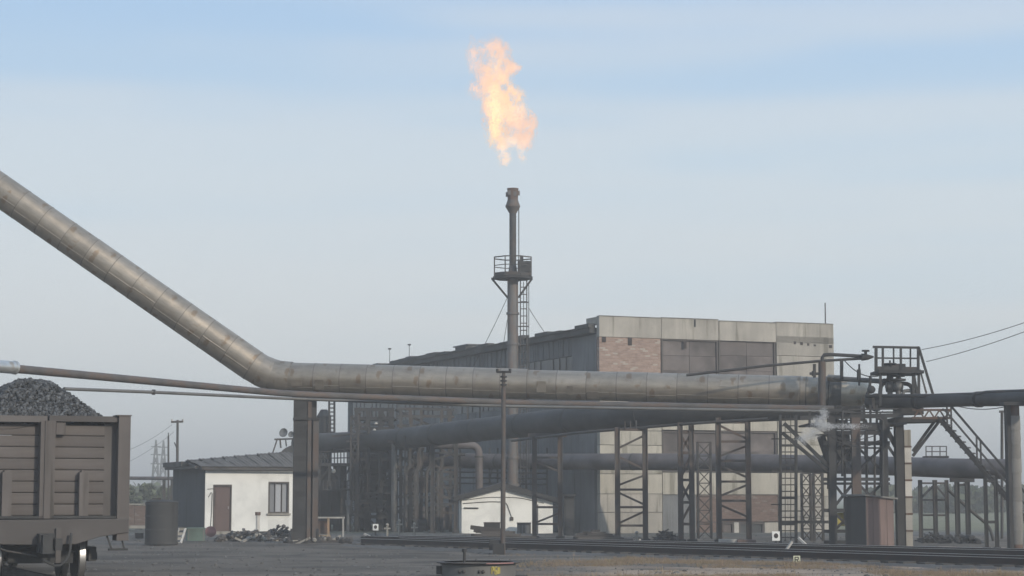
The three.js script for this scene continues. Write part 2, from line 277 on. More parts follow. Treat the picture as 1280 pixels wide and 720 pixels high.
// ------------------------------------------------------------------ coal wagon
{
  const c = ah(158, 0, 39), o = thing('coal_wagon', 'brown steel gondola wagon heaped with coal, its end wall facing the yard', 'railway wagon', P3(c.x, 0, c.z), undefined, TURN);
  const H = hy(522.5, 39.6), f = hy(646, 39.6), Wd = 3.14, cw = Wd / 2;
  part(o, 'wagon_body', [bx(-Wd + 0.02, -0.02, f - 0.1, f, -12.2, -0.1), bx(-Wd + 0.03, -Wd + 0.11, f, H - 0.12, -12.2, -0.3), bx(-0.11, -0.03, f, H - 0.12, -12.2, -0.3), bx(-Wd + 0.1, -0.1, f, H - 0.12, -12.2, -12.1)], M.wagonD);
  // boards of the end wall
  const zones = [[-Wd + 0.25, -cw - 0.14], [-cw + 0.14, -0.46]], n = 8, bh = (H - 0.16 - f - 0.03) / n;
  zones.forEach(([a, b], zi) => {
    const sh = new THREE.Shape([[0, 0.01], [-0.012, 0.008], [-0.02, 0.026], [-0.02, bh - 0.026], [-0.012, bh - 0.008], [0, bh - 0.003], [0.03, bh - 0.003], [0.03, 0.003]].map((p) => new THREE.Vector2(p[0], p[1])));
    const g = new THREE.ExtrudeGeometry(sh, { depth: b - a, bevelEnabled: false }); g.rotateY(Math.PI / 2); g.translate(0, 0, 0);
    const g2 = flat(g);
    for (let i = 0; i < n; i++) piece(o, 'board', g2, M.wagon[(i * 3 + zi * 2) % 4], P3(a, f + 0.03 + i * bh, -0.14));
  });
  part(o, 'recess_sheet', bx(-0.46, -0.2, f, H - 0.1, -0.16, -0.12), M.wagonD); part(o, 'recess_sheet', bx(-Wd + 0.02, -Wd + 0.25, f, H - 0.1, -0.16, -0.1), M.wagonD);
  part(o, 'centre_post', [bx(-cw - 0.14, -cw + 0.14, f - 0.02, H - 0.1, -0.12, 0.1), bx(-cw - 0.06, -cw + 0.06, f - 0.02, H - 0.1, 0.1, 0.125)], M.wagon[2]);
  part(o, 'bracket_plate', bx(-cw + 0.16, -cw + 0.34, H - 0.36, H - 0.13, -0.11, 0.02), M.wagon[3]);
  for (const x of [-2.31, -0.86]) part(o, 'stub_post', [bx(x - 0.09, x + 0.09, f - 0.02, f + 0.86, -0.1, 0.05), bx(x - 0.05, x + 0.05, f + 0.84, f + 0.9, -0.1, 0.02)], M.wagon[3]);
  part(o, 'corner_post', [bx(-0.23, 0.0, f - 0.45, H + 0.01, -0.3, 0.12), bx(-0.27, 0.02, H + 0.01, H + 0.03, -0.32, 0.14)], M.wagon[1]);
  part(o, 'corner_post', bx(-Wd, -Wd + 0.23, f - 0.3, H + 0.01, -0.3, 0.12), M.wagon[1]);
  part(o, 'top_rail', [bx(-Wd + 0.23, -cw - 0.02, H - 0.13, H - 0.01, -0.25, 0.07), bx(-cw + 0.02, -0.24, H - 0.11, H, -0.25, 0.06), bx(-Wd, -Wd + 0.16, H - 0.13, H - 0.01, -12.2, -0.3), bx(-0.16, 0, H - 0.13, H - 0.01, -12.2, -0.3)], M.wagonD);
  part(o, 'floor_angle', [bx(-Wd + 0.22, -0.24, f - 0.02, f + 0.03, -0.1, 0.1)], M.under);
  const sill = new THREE.Shape([[-Wd, f - 0.06], [-Wd, f - 0.46], [-cw - 0.5, f - 0.5], [-cw + 0.55, f - 0.5], [-0.55, f - 0.36], [-0.02, f - 0.28], [-0.02, f - 0.04]].map((p) => new THREE.Vector2(...p)));
  const sg = flat(new THREE.ExtrudeGeometry(sill, { depth: 0.14, bevelEnabled: true, bevelThickness: 0.01, bevelSize: 0.012, bevelSegments: 1 })); sg.translate(0, 0, 0.0);
  part(o, 'end_sill', sg, M.wagonD);
  part(o, 'side_sill', [bx(-0.16, -0.02, f - 0.36, f - 0.1, -12.2, -0.02), bx(-Wd + 0.02, -Wd + 0.16, f - 0.36, f - 0.1, -12.2, -0.02)], M.wagonD);
  // coupler
  const cp = part(o, 'coupler', [bx(-cw - 0.17, -cw + 0.12, f - 0.66, f - 0.3, 0.1, 0.42), bx(-cw - 0.08, -cw + 0.08, f - 0.62, f - 0.36, 0.42, 0.78), bx(-cw - 0.2, -cw - 0.02, f - 0.66, f - 0.32, 0.75, 1.02), bx(-cw + 0.04, -cw + 0.17, f - 0.6, f - 0.38, 0.75, 0.95)], M.under);
  part(cp, 'hanging_bar', bx(-cw + 0.17, -cw + 0.27, f - 0.86, f - 0.2, 0.16, 0.22), M.wagonD);
  part(o, 'air_hose', bent([P3(-cw + 0.45, f - 0.3, 0.25), P3(-cw + 0.42, f - 0.7, 0.35), P3(-cw + 0.2, f - 0.95, 0.5), P3(-cw - 0.1, f - 0.8, 0.5)], 0.025, 0.2, 7), M.under);
  part(o, 'release_lever', [tube(P3(-Wd + 0.1, f - 0.36, 0.2), P3(-cw - 0.75, f - 0.62, 0.22), 0.02, 6), tube(P3(-cw - 0.75, f - 0.62, 0.22), P3(-cw - 0.2, f - 0.72, 0.25), 0.02, 6)], M.steel);
  part(o, 'footstep', [bar(P3(-0.42, f - 0.3, 0.02), P3(-0.3, f - 0.62, 0.02), 0.03), bar(P3(-0.14, f - 0.3, 0.02), P3(-0.06, f - 0.62, 0.02), 0.03), bx(-0.36, 0.0, f - 0.64, f - 0.6, -0.05, 0.08)], M.under);
  // bogies
  for (const [bi, z0] of [[0, -0.9], [1, -9.4]]) {
    const xm = -cw - 0.1 * 0, bogie = part(o, 'bogie', [bx(xm - 1.12, xm - 0.97, 0.38, 0.66, z0 - 2.1, z0 + 0.14), bx(xm + 0.97, xm + 1.12, 0.38, 0.66, z0 - 2.1, z0 + 0.14), bx(xm - 1.1, xm + 1.1, 0.5, 0.82, z0 - 1.15, z0 - 0.7)], M.under);
    for (const dz of [0, -1.85]) {
      for (const s of [-0.8, 0.8]) {
        const w = new THREE.LatheGeometry([[0.06, -0.07], [0.3, -0.06], [0.42, -0.07], [0.475, -0.065], [0.48, 0.0], [0.475, 0.062], [0.5, 0.066], [0.505, 0.085], [0.44, 0.095], [0.3, 0.06], [0.06, 0.07]].map((p) => new THREE.Vector2(...p)), 36);
        w.rotateZ(s > 0 ? Math.PI / 2 : -Math.PI / 2); w.translate(xm + s, 0.48, z0 + dz); part(bogie, 'wheel', flat(w), M.under);
        part(bogie, 'wheel_tread', tube(P3(xm + s - 0.055, 0.48, z0 + dz), P3(xm + s + 0.055, 0.48, z0 + dz), 0.484, 40, 0.484, true), M.tread);
      }
      part(bogie, 'axle', [tube(P3(xm - 1.15, 0.48, z0 + dz), P3(xm + 1.15, 0.48, z0 + dz), 0.09, 14), bx(xm - 0.62, xm + 0.62, 0.36, 0.6, z0 + dz + 0.3, z0 + dz + 0.42)], M.under);
    }
    if (!bi) for (const s of [-1, 1]) part(bogie, 'brake_beam', bent([P3(xm + s * 0.15, 0.72, z0 + 0.5), P3(xm + s * 0.4, 0.66, z0 + 0.5), P3(xm + s * 0.62, 0.76, z0 + 0.5)], 0.03, 0.2, 6), M.steel);
  }
  // the track it stands on
  const t = thing('wagon_track', 'short railway track under the coal wagon', 'railway track', P3(c.x, 0, c.z), undefined, TURN);
  for (const s of [-0.8, 0.8]) part(t, 'rail', [bx(-cw + s - 0.07, -cw + s + 0.07, -0.14, -0.12, -14, 9), bx(-cw + s - 0.036, -cw + s + 0.036, -0.12, -0.005, -14, 9)], M.railSide);
  const slg = box(2.6, 0.16, 0.24); for (let i = 0; i < 38; i++) piece(t, 'sleeper', slg, pick(M.sleeper), P3(-cw, -0.21, -13.7 + i * 0.6));
  // coal
  const heap = thing('coal_heap', 'heap of dark coal lumps filling the brown wagon', 'coal', P3(c.x, 0, c.z), undefined, TURN); heap.userData.kind = 'stuff';
  const top = hy(474, 41) - H;
  const hh = (x, z) => {       // height of the coal above the rim
    const u = clamp(Math.min(-0.3 - x, x + Wd - 0.12) / 1.1), zz = clamp((-0.14 - z) / 1.3);
    return H - 0.1 + top * 1.1 * Math.pow(smooth(0, 1.05, Math.min(u, zz * 1.1)), 0.8) * (0.9 + 0.35 * n2(x * 2, z * 2, 0.5, 61)) + 0.12 * smooth(-1.5, -2.3, x) * -1;
  };
  const g = new THREE.PlaneGeometry(Wd - 0.2, 12, 40, 120); g.rotateX(-Math.PI / 2); g.translate(-cw, 0, -6.1);
  { const p = g.attributes.position; for (let i = 0; i < p.count; i++) p.setY(i, hh(p.getX(i), p.getZ(i)) - 0.04); g.computeVertexNormals(); }
  const core = part(heap, 'coal_mass', flat(g), M.coal); core.userData.kind = 'stuff';
  const lg = new THREE.IcosahedronGeometry(1, 0); { const p = lg.attributes.position; const mv = {}; for (let i = 0; i < p.count; i++) { const k = [p.getX(i), p.getY(i), p.getZ(i)].map((x) => x.toFixed(3)).join(); mv[k] ??= rr(0.75, 1.2); p.setXYZ(i, p.getX(i) * mv[k], p.getY(i) * mv[k], p.getZ(i) * mv[k]); } lg.computeVertexNormals(); }
  const N = 11000, im = new THREE.InstancedMesh(lg, M.lump, N), mtx = new THREE.Matrix4(), e = new THREE.Euler(), q = new THREE.Quaternion(), s = P3(1, 1, 1), colr = new THREE.Color();
  for (let i = 0; i < N; i++) {
    const x = rr(-Wd + 0.12, -0.3), z = -0.16 - 8 * Math.pow(rnd(), 1.7), k = rr(0.016, 0.044);
    q.setFromEuler(e.set(rnd() * 6, rnd() * 6, rnd() * 6)); mtx.compose(P3(x, hh(x, z) + k * 0.2, z), q, s.set(k * rr(0.8, 1.3), k, k * rr(0.8, 1.2))); im.setMatrixAt(i, mtx);
    const b = 0.025 + 0.11 * Math.pow(rnd(), 1.8); im.setColorAt(i, colr.setRGB(b, b * 1.02, b * 1.05));
  }
  im.name = 'coal_lumps'; im.userData.kind = 'stuff'; shadowed(im); heap.add(im);
}

// ------------------------------------------------------------------ big insulated pipe
function cladSection(r) {       // one metre of sheet cladding: lap bead at its end and a standing seam along it
  const g = new THREE.LatheGeometry([[r, 0], [r, 0.5], [r, 1.0]].map((p) => new THREE.Vector2(...p)), 36), uv = g.attributes.uv;
  for (let i = 0; i < uv.count; i++) uv.setXY(i, uv.getX(i) * 6.28 * r, g.attributes.position.getY(i));
  return g;
}
function cladRun(o, p, q, r, len) {
  const d = q.clone().sub(p), L = d.length(), n = Math.max(1, Math.round(L / len)), dir = d.clone().normalize(), base = new THREE.Quaternion().setFromUnitVectors(UPV, dir);
  for (let i = 0; i < n; i++) {
    const g = mergeGeometries([flat(cladSection(r)), box(0.02, 0.97, 0.014, r * Math.sin(0.5), 0.5, r * Math.cos(0.5))]);
    const spin = new THREE.Quaternion().setFromAxisAngle(UPV, rr(-0.25, 0.1)), uv = g.attributes.uv, a = rnd() * 5, b = rnd() * 5;
    for (let k = 0; k < uv.count; k++) uv.setXY(k, uv.getX(k) + a, uv.getY(k) + b);
    piece(o, 'cladding_section', g, pick(M.clad), p.clone().addScaledVector(d, i / n), base.clone().multiply(spin), P3(1 + rr(-0.006, 0.006), L / n, 1 + rr(-0.006, 0.006)));
    { const e = p.clone().addScaledVector(d, (i + 1) / n); part(o, 'lap_seam', tube(e.clone().addScaledVector(dir, -0.014), e.clone().addScaledVector(dir, 0.014), r * 1.011, 36, r * 1.011, true), M.seam); if (rnd() < 0.16) { const a = rr(-0.6, 1.4), tq = base.clone(), c = P3(r * 1.008 * Math.sin(a), (0.2 + 0.6 * rnd()) * L / n, r * 1.008 * Math.cos(a)).applyQuaternion(tq).add(p.clone().addScaledVector(d, i / n)); const pg = box(rr(0.2, 0.4), rr(0.2, 0.4), 0.012); pg.rotateY(a); pg.applyQuaternion(tq); pg.translate(c.x, c.y, c.z); part(o, 'patch_sheet', pg, pick(M.clad)); } }
  }
}
{
  const A = at(-60, 196, 70.5), B = at(337, 471.5, 71), Cc = at(660, 480.5, 70), D = at(1000, 488.5, 68.6), E = at(1080, 491, 68.2);
  const o = thing('insulated_pipe', 'huge metal clad pipe slanting down from the sky then running level across the yard', 'pipe', P3(B.x, 0, B.z));
  const r1 = 0.565, bd = 0.72, u = B.clone().sub(A).normalize(), v = Cc.clone().sub(B).normalize(), p = B.clone().addScaledVector(u, -bd), q = B.clone().addScaledVector(v, bd);
  cladRun(o, A, p, r1 * 1.02, 1.02);
  const curve = new THREE.QuadraticBezierCurve3(p, B, q);
  for (let i = 0; i < 4; i++) { const a = curve.getPoint(i / 4), b = curve.getPoint((i + 1) / 4), dd = b.clone().sub(a).normalize(); const g = part(o, 'elbow_gore', [tube(a.clone().addScaledVector(dd, -0.05), b.clone().addScaledVector(dd, 0.06), r1 * (1.0 + 0.012 * (i % 2)), 36, r1 * (1.005 + 0.012 * (i % 2)), true)], M.clad[(i * 2 + 1) % 5]); }
  cladRun(o, q, Cc, r1 * 0.965, 0.9); cladRun(o, Cc, D, r1 * 0.9, 1.0);
  const dd = E.clone().sub(D), at2 = (t) => D.clone().addScaledVector(dd, t);
  part(o, 'dull_section', tube(at2(0), at2(0.42), r1 * 0.87, 32, r1 * 0.85, true), M.clad[2]);
  part(o, 'flange', [tube(at2(0.4), at2(0.45), r1 * 0.93, 32), tube(at2(0.46), at2(0.5), r1 * 0.93, 32)], M.greyPipe);
  part(o, 'dark_section', tube(at2(0.5), at2(0.6), r1 * 0.84, 32, r1 * 0.84, true), M.greyPipe);
  part(o, 'flange', tube(at2(0.6), at2(0.65), r1 * 0.9, 32), M.greyPipe);
  part(o, 'end_section', [tube(at2(0.65), at2(0.97), r1 * 0.83, 32, r1 * 0.81), tube(at2(0.97), at2(1.1), r1 * 0.81, 32, r1 * 0.45)], M.cladEndLit);
  for (const t of [0.1, 0.3]) part(o, 'flange', tube(at2(t - 0.01), at2(t + 0.01), r1 * 0.885, 32), M.cladDull);
}
{ // the column below its bend
  const b = ah(381, 0, 71.2), o = thing('pipe_column', 'tall dark riveted steel column under the bend of the clad pipe', 'column', P3(b.x, 0, b.z), undefined, 0.15), H = hy(499, 71.2), w = 0.88;
  part(o, 'web', bx(-w / 2 + 0.06, w / 2 - 0.06, 0, H, -0.16, -0.12), M.steelD);
  part(o, 'flange_post', [bx(-w / 2, -w / 2 + 0.5, 0, H, -0.2, 0.2)], M.steelD);
  part(o, 'channel_post', [bx(0.05, 0.18, 0, H - 0.1, -0.18, 0.26), bx(0.24, w / 2, 0, H - 0.7, -0.15, 0.24)], M.post);  // lighter brown than the left post: sunlit side put into the colour
  part(o, 'saddle', [bx(-0.5, 0.55, H - 0.02, H + 0.14, -0.35, 0.3), bx(-0.46, 0.46, H - 0.75, H - 0.66, -0.2, 0.29)], M.steelD);
  part(o, 'base_plate', [bx(-0.6, 0.6, -0.05, 0.08, -0.4, 0.45), bx(-0.5, -0.44, 0, 0.5, -0.25, 0.3), bx(0.42, 0.48, 0, 0.5, -0.25, 0.3)], M.steelD);
  for (let i = 0; i < 9; i++) part(o, 'batten_plate', bx(-w / 2 - 0.01, 0.06, 0.4 + i * 0.62, 0.58 + i * 0.62, 0.2, 0.215), M.steelD);
}
{ // long brown service pipe
  const A = at(-40, 455.5, 47), B = at(19, 461, 48.5), C = at(362, 492.5, 65.5), D = at(660, 504, 67.5), E = at(1042, 511, 66.5);
  const o = thing('service_pipe', 'long thin brown pipe passing below the clad pipe from the left edge', 'pipe', P3(C.x, 0, C.z));
  part(o, 'pipe_run', bent([at(10, 460.3, 48.3), B, C, D, E], 0.105, 1.5, 12), M.rustP);
  const s = at(-40, 455.2, 47.2);
  part(o, 'silver_sleeve', [tube(s, at(17, 459.4, 48.4), 0.155, 20), tube(at(17, 459.4, 48.4), at(19.6, 459.7, 48.45), 0.17, 20)], M.shiny, 'shiny silver insulating sleeve');
  const o2 = thing('thin_pipe', 'pencil thin grey pipe just under the brown service pipe', 'pipe', at(365, 497.5, 66));
  part(o2, 'pipe_run', bent([at(80, 486, 58), at(192, 490.2, 61), at(366, 498.5, 66.3), at(640, 508, 67.2), at(1040, 514.5, 66.4)], 0.05, 1, 8), M.greyPipe);
  part(o2, 'clamp', tube(at(190, 490.1, 61), at(194, 490.3, 61), 0.085, 10), M.steel);
}

// ------------------------------------------------------------------ dark pipe, middle pipe, elbow pipe
{
  const pts = [[372, 555, 100], [440, 552.5, 98], [495, 549, 95], [560, 541.5, 89], [640, 533, 83.5], [730, 523.5, 78], [800, 517.5, 75.5], [880, 513, 74], [1000, 508, 73], [1075, 505, 72.4]].map((p) => at(...p));
  const o = thing('gas_pipe', 'thick black pipe on steel trestles, passing under the clad pipe', 'pipe', P3(pts[4].x, 0, pts[4].z));
  const curve = new THREE.CatmullRomCurve3(pts, false, 'centripetal'), n = 9;
  for (let i = 0; i < n; i++) {
    const sub = []; for (let k = 0; k <= 6; k++) sub.push(curve.getPointAt(clamp((i + k / 6) / n)));
    part(o, 'pipe_length', bent(sub, 0.5, 0.4, 26), i % 2 ? M.black : M.blackB);
    const e = curve.getPointAt((i + 1) / n), t = curve.getTangentAt((i + 1) / n); part(o, 'weld_band', tube(e.clone().addScaledVector(t, -0.06), e.clone().addScaledVector(t, 0.06), 0.515, 26), M.steelD);
  }
  const pm = [[520, 574, 98], [600, 576.5, 96], [700, 577, 91.8], [748, 577.2, 88.6], [850, 577.5, 86], [1060, 581, 80], [1200, 585.5, 74], [1262, 586.5, 72.5]].map((p) => at(...p));
  const q = thing('middle_pipe', 'grey brown pipe at mid height crossing in front of the concrete building', 'pipe', P3(pm[2].x, 0, pm[2].z)), c2 = new THREE.CatmullRomCurve3(pm, false, 'centripetal');
  for (let i = 0; i < 7; i++) { const sub = []; for (let k = 0; k <= 4; k++) sub.push(c2.getPointAt(clamp((i + k / 4) / 7))); part(q, 'pipe_length', bent(sub, 0.365, 0.4, 20), M.midPipe); if (i < 6) { const e = c2.getPointAt((i + 1) / 7), t = c2.getTangentAt((i + 1) / 7); part(q, 'weld_band', tube(e.clone().addScaledVector(t, -0.04), e.clone().addScaledVector(t, 0.04), 0.375, 20), M.steel); } }
  const e = thing('elbow_pipe', 'pale grey pipe that bends down behind the white gabled hut', 'pipe', at(600, 664, 89));
  part(e, 'pipe_run', bent([at(540, 556.5, 94), at(598.5, 556.5, 94), at(599.5, 662, 94)], 0.18, 0.42, 14), M.midPipe);
  part(e, 'flange', [tube(at(566, 556.5, 94), at(568.5, 556.5, 94), 0.24, 14), tube(at(599, 570, 94), at(599, 572, 94), 0.23, 14)], M.steel);
}

// ------------------------------------------------------------------ concrete building (x along the front, y up, z towards the yard)
{
  const c = ah(750, 0, 90), o = thing('industrial_building', 'large weathered concrete works building with brick bay and dull windows', 'building', P3(c.x, 0, c.z), undefined, TURN);
  const W = 12.24, D = 37.2, h = (py, u) => hy(py, 90 + 0.378 * u), top = hy(395, 90), eave = hy(404.5, 90);
  const X = [0, 3.13, 6.09, 9.12, W];
  part(o, 'wall_core', [bx(0.25, W - 0.2, -0.2, eave - 0.5, -D, -0.3)], M.greyPanel[0]);
  const y1 = hy(420.5, 90), par = [top, top + 0.02, top - 0.03, top + 0.01];
  for (let i = 0; i < 4; i++) part(o, 'parapet_panel', bx(X[i] + 0.012, X[i + 1] - 0.012, y1, par[i], -0.3, 0), M.concrete[[2, 1, 3, 2][i]]);
  part(o, 'parapet_return', [bx(0, 0.25, eave, top - 0.01, -1.4, -0.31), bx(W - 0.25, W, eave, top - 0.02, -D, -0.31)], M.concrete[1]);
  // bays: brick bay, two window bays, plain concrete bay
  part(o, 'brick_panel', bx(0.02, X[1] - 0.03, h(501, 1.5), y1 - 0.015, -0.3, -0.035), M.brick);
  const seamsA = [501, 538, 556, 572, 592, 617, 640, 668];
  for (let i = 0; i < seamsA.length - 1; i++) part(o, 'wall_panel', bx(0.02, X[1] - 0.02, Math.max(-0.2, h(seamsA[i + 1], 1.5)), h(seamsA[i], 1.5) - 0.025, -0.3, 0), (i < 5 ? M.cream : M.concrete)[i % 3]);
  const seamsD = [420.5, 445, 480, 520, 556, 590, 620, 645, 672];
  for (let i = 0; i < seamsD.length - 1; i++) part(o, 'wall_panel', bx(X[3] + 0.02, W - 0.01, Math.max(-0.2, h(seamsD[i + 1], 10.7)), h(seamsD[i], 10.7) - 0.02, -0.3, 0), (i > 2 && i < 6 ? M.cream : M.concrete)[(i * 2) % 3]);
  for (let i = 0; i < 5; i++) part(o, 'wall_hole', box(rr(0.1, 0.18), rr(0.08, 0.15), 0.01, X[3] + 1.0 + i * 0.36 + (i === 4 ? 0.5 : 0), h(429 + i * 0.8, 10.7), 0.006), M.ink);
  for (const [x, py] of [[1.55, 424], [0.25, 421]]) part(o, 'wall_hole', box(0.2, 0.36, 0.02, x, h(py, 1.5) - 0.1, -0.025), M.ink);
  part(o, 'parapet_notch', box(0.09, 0.34, 0.02, X[1] + 1.72, top - 0.17, 0.005), M.darkWall);
  part(o, 'window_notch', box(0.16, 0.36, 0.02, X[1] + 1.2, y1 - 0.25, 0.0), M.ink);
  function glazing(u0, u1, pyT, pyB, cols, rows, k, mats = M.dirtyGlass, dark) {
    const um = (u0 + u1) / 2, a = h(pyB, um), b = h(pyT, um), f = part(o, 'window', [bx(u0, u1, b - 0.08, b, -0.28, -0.04), bx(u0, u1, a, a + 0.07, -0.28, -0.04), bx(u0, u0 + 0.08, a + 0.07, b - 0.08, -0.28, -0.04), bx(u1 - 0.08, u1, a + 0.07, b - 0.08, -0.28, -0.04)], M.frame);
    const cw = (u1 - u0 - 0.16) / cols, ch = (b - a - 0.15) / rows;
    for (let i = 0; i < cols; i++) for (let j = 0; j < rows; j++) part(f, 'pane', bx(u0 + 0.08 + i * cw + 0.008, u0 + 0.08 + (i + 1) * cw - 0.008, a + 0.07 + j * ch + 0.006, a + 0.07 + (j + 1) * ch - 0.006, -0.25, -0.12 + rr(-0.012, 0.012)), pick(mats));
    return f;
  }
  for (const i of [1, 2]) {
    glazing(X[i] + 0.02, X[i + 1] - 0.02, 424, 503, 2, 4, i);
    part(o, 'spandrel_panel', bx(X[i] + 0.015, X[i + 1] - 0.015, h(538, 6), h(503.5, 6), -0.3, 0), M.cream[i]);
    glazing(X[i] + 0.02, X[i + 1] - 0.02, 539, 590, 2, 2, i);
    part(o, 'wall_panel', bx(X[i] + 0.015, X[i + 1] - 0.015, h(618, 6), h(591, 6), -0.3, 0), M.cream[2 - i]);
  }
  part(o, 'wall_panel', bx(X[1] + 0.015, X[1] + 1.7, -0.2, h(619, 4), -0.3, -0.02), M.greyPanel[3]);
  part(o, 'brick_panel', bx(X[1] + 1.72, X[3] - 0.02, h(652, 7.5), h(619, 7.5), -0.3, -0.03), M.redBrick);
  part(o, 'brick_panel', bx(X[1] + 1.72, X[2] + 0.1, -0.2, h(653, 7.5), -0.3, -0.03), M.redBrick);
  glazing(X[2] + 0.12, X[2] + 0.7, 653, 680, 1, 1, 1, M.dirtyGlass); part(o, 'white_jamb', bx(X[2] + 0.71, X[2] + 0.95, -0.2, h(653, 7), -0.3, -0.02), M.pale);
  glazing(X[2] + 0.97, X[3] - 0.75, 653, 676, 2, 1, 1, M.darkGlass); part(o, 'wall_panel', bx(X[3] - 0.73, X[3] - 0.02, -0.2, h(653, 9), -0.3, -0.02), M.concrete[0]);
  // long side wall, running away from the corner
  const pw = 3.05, n = 12;
  for (let i = 0; i < n; i++) {
    const z0 = -i * pw - (i ? 0.01 : 0.32), z1 = -(i + 1) * pw + 0.01;
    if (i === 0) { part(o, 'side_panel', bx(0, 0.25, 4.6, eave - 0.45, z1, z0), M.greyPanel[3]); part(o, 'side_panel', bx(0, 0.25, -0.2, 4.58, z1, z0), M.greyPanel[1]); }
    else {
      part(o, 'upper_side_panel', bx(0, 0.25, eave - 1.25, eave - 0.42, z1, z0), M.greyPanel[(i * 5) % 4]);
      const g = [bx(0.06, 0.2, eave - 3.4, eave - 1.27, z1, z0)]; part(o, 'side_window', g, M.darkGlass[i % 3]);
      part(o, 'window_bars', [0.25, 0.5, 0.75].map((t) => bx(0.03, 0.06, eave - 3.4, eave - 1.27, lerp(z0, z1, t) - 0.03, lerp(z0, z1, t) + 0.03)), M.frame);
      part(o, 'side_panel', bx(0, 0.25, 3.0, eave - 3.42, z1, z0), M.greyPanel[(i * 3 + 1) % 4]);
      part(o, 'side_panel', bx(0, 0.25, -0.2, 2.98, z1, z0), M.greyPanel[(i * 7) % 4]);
    }
    // narrow upright ribs of the upper strip
    if (i) part(o, 'panel_ribs', [0, 1, 2, 3, 4].map((k) => bx(-0.035, -0.002, eave - 1.24, eave - 0.43, z0 - 0.3 - k * 0.58 - (k % 2) * 0.06, z0 - 0.36 - k * 0.58)), M.greyPanel[(i + 1) % 4]);
  }
  part(o, 'end_wall', bx(0, W, -0.2, eave - 0.45, -D - 0.25, -D - 0.002), M.greyPanel[1]);
  const roof = part(o, 'roof', [bx(-0.32, W - 0.3, eave - 0.4, eave - 0.16, -D - 0.3, -0.32)], M.black);
  for (let i = 0; i < 24; i++) part(roof, 'eave_edge', bx(-0.36 - rr(0, 0.05), -0.02, eave - 0.155, eave + rr(-0.12, 0.08), -0.36 - i * 1.55, -0.36 - (i + 1) * 1.55 + 0.02), pick([M.black, M.steelD, M.blackB]));
  for (const [px, s, hh, ww] of [[590, 17, 0.22, 2.0], [532, 26, 0.16, 0.8], [500, 32, 0.12, 0.8]]) part(roof, 'roof_vent', [bx(0.2, 1.0, eave - 0.15, eave + hh, -s - ww, -s), bx(0.1, 1.1, eave + hh, eave + hh + 0.06, -s - ww - 0.1, -s + 0.1)], M.greyPanel[2]);
  for (const [s, hh] of [[26.5, 0.9], [30, 0.9]]) part(roof, 'roof_lamp', [tube(P3(0.2, eave - 0.2, -s), P3(0.2, eave + hh, -s), 0.018, 6), box(0.14, 0.08, 0.2, 0.2, eave + hh, -s)], M.steel);
  part(o, 'lightning_rod', tube(P3(W - 0.35, top - 0.5, -0.15), P3(W - 0.35, top + 1.05, -0.15), 0.028, 6), M.steel);
  part(o, 'parapet_coping', [0, 1, 2, 3].map((i) => bx(X[i] + 0.03, X[i + 1] - 0.02, par[i] + 0.001, par[i] + 0.035, -0.33, 0.025 )), M.greyPipe);
}

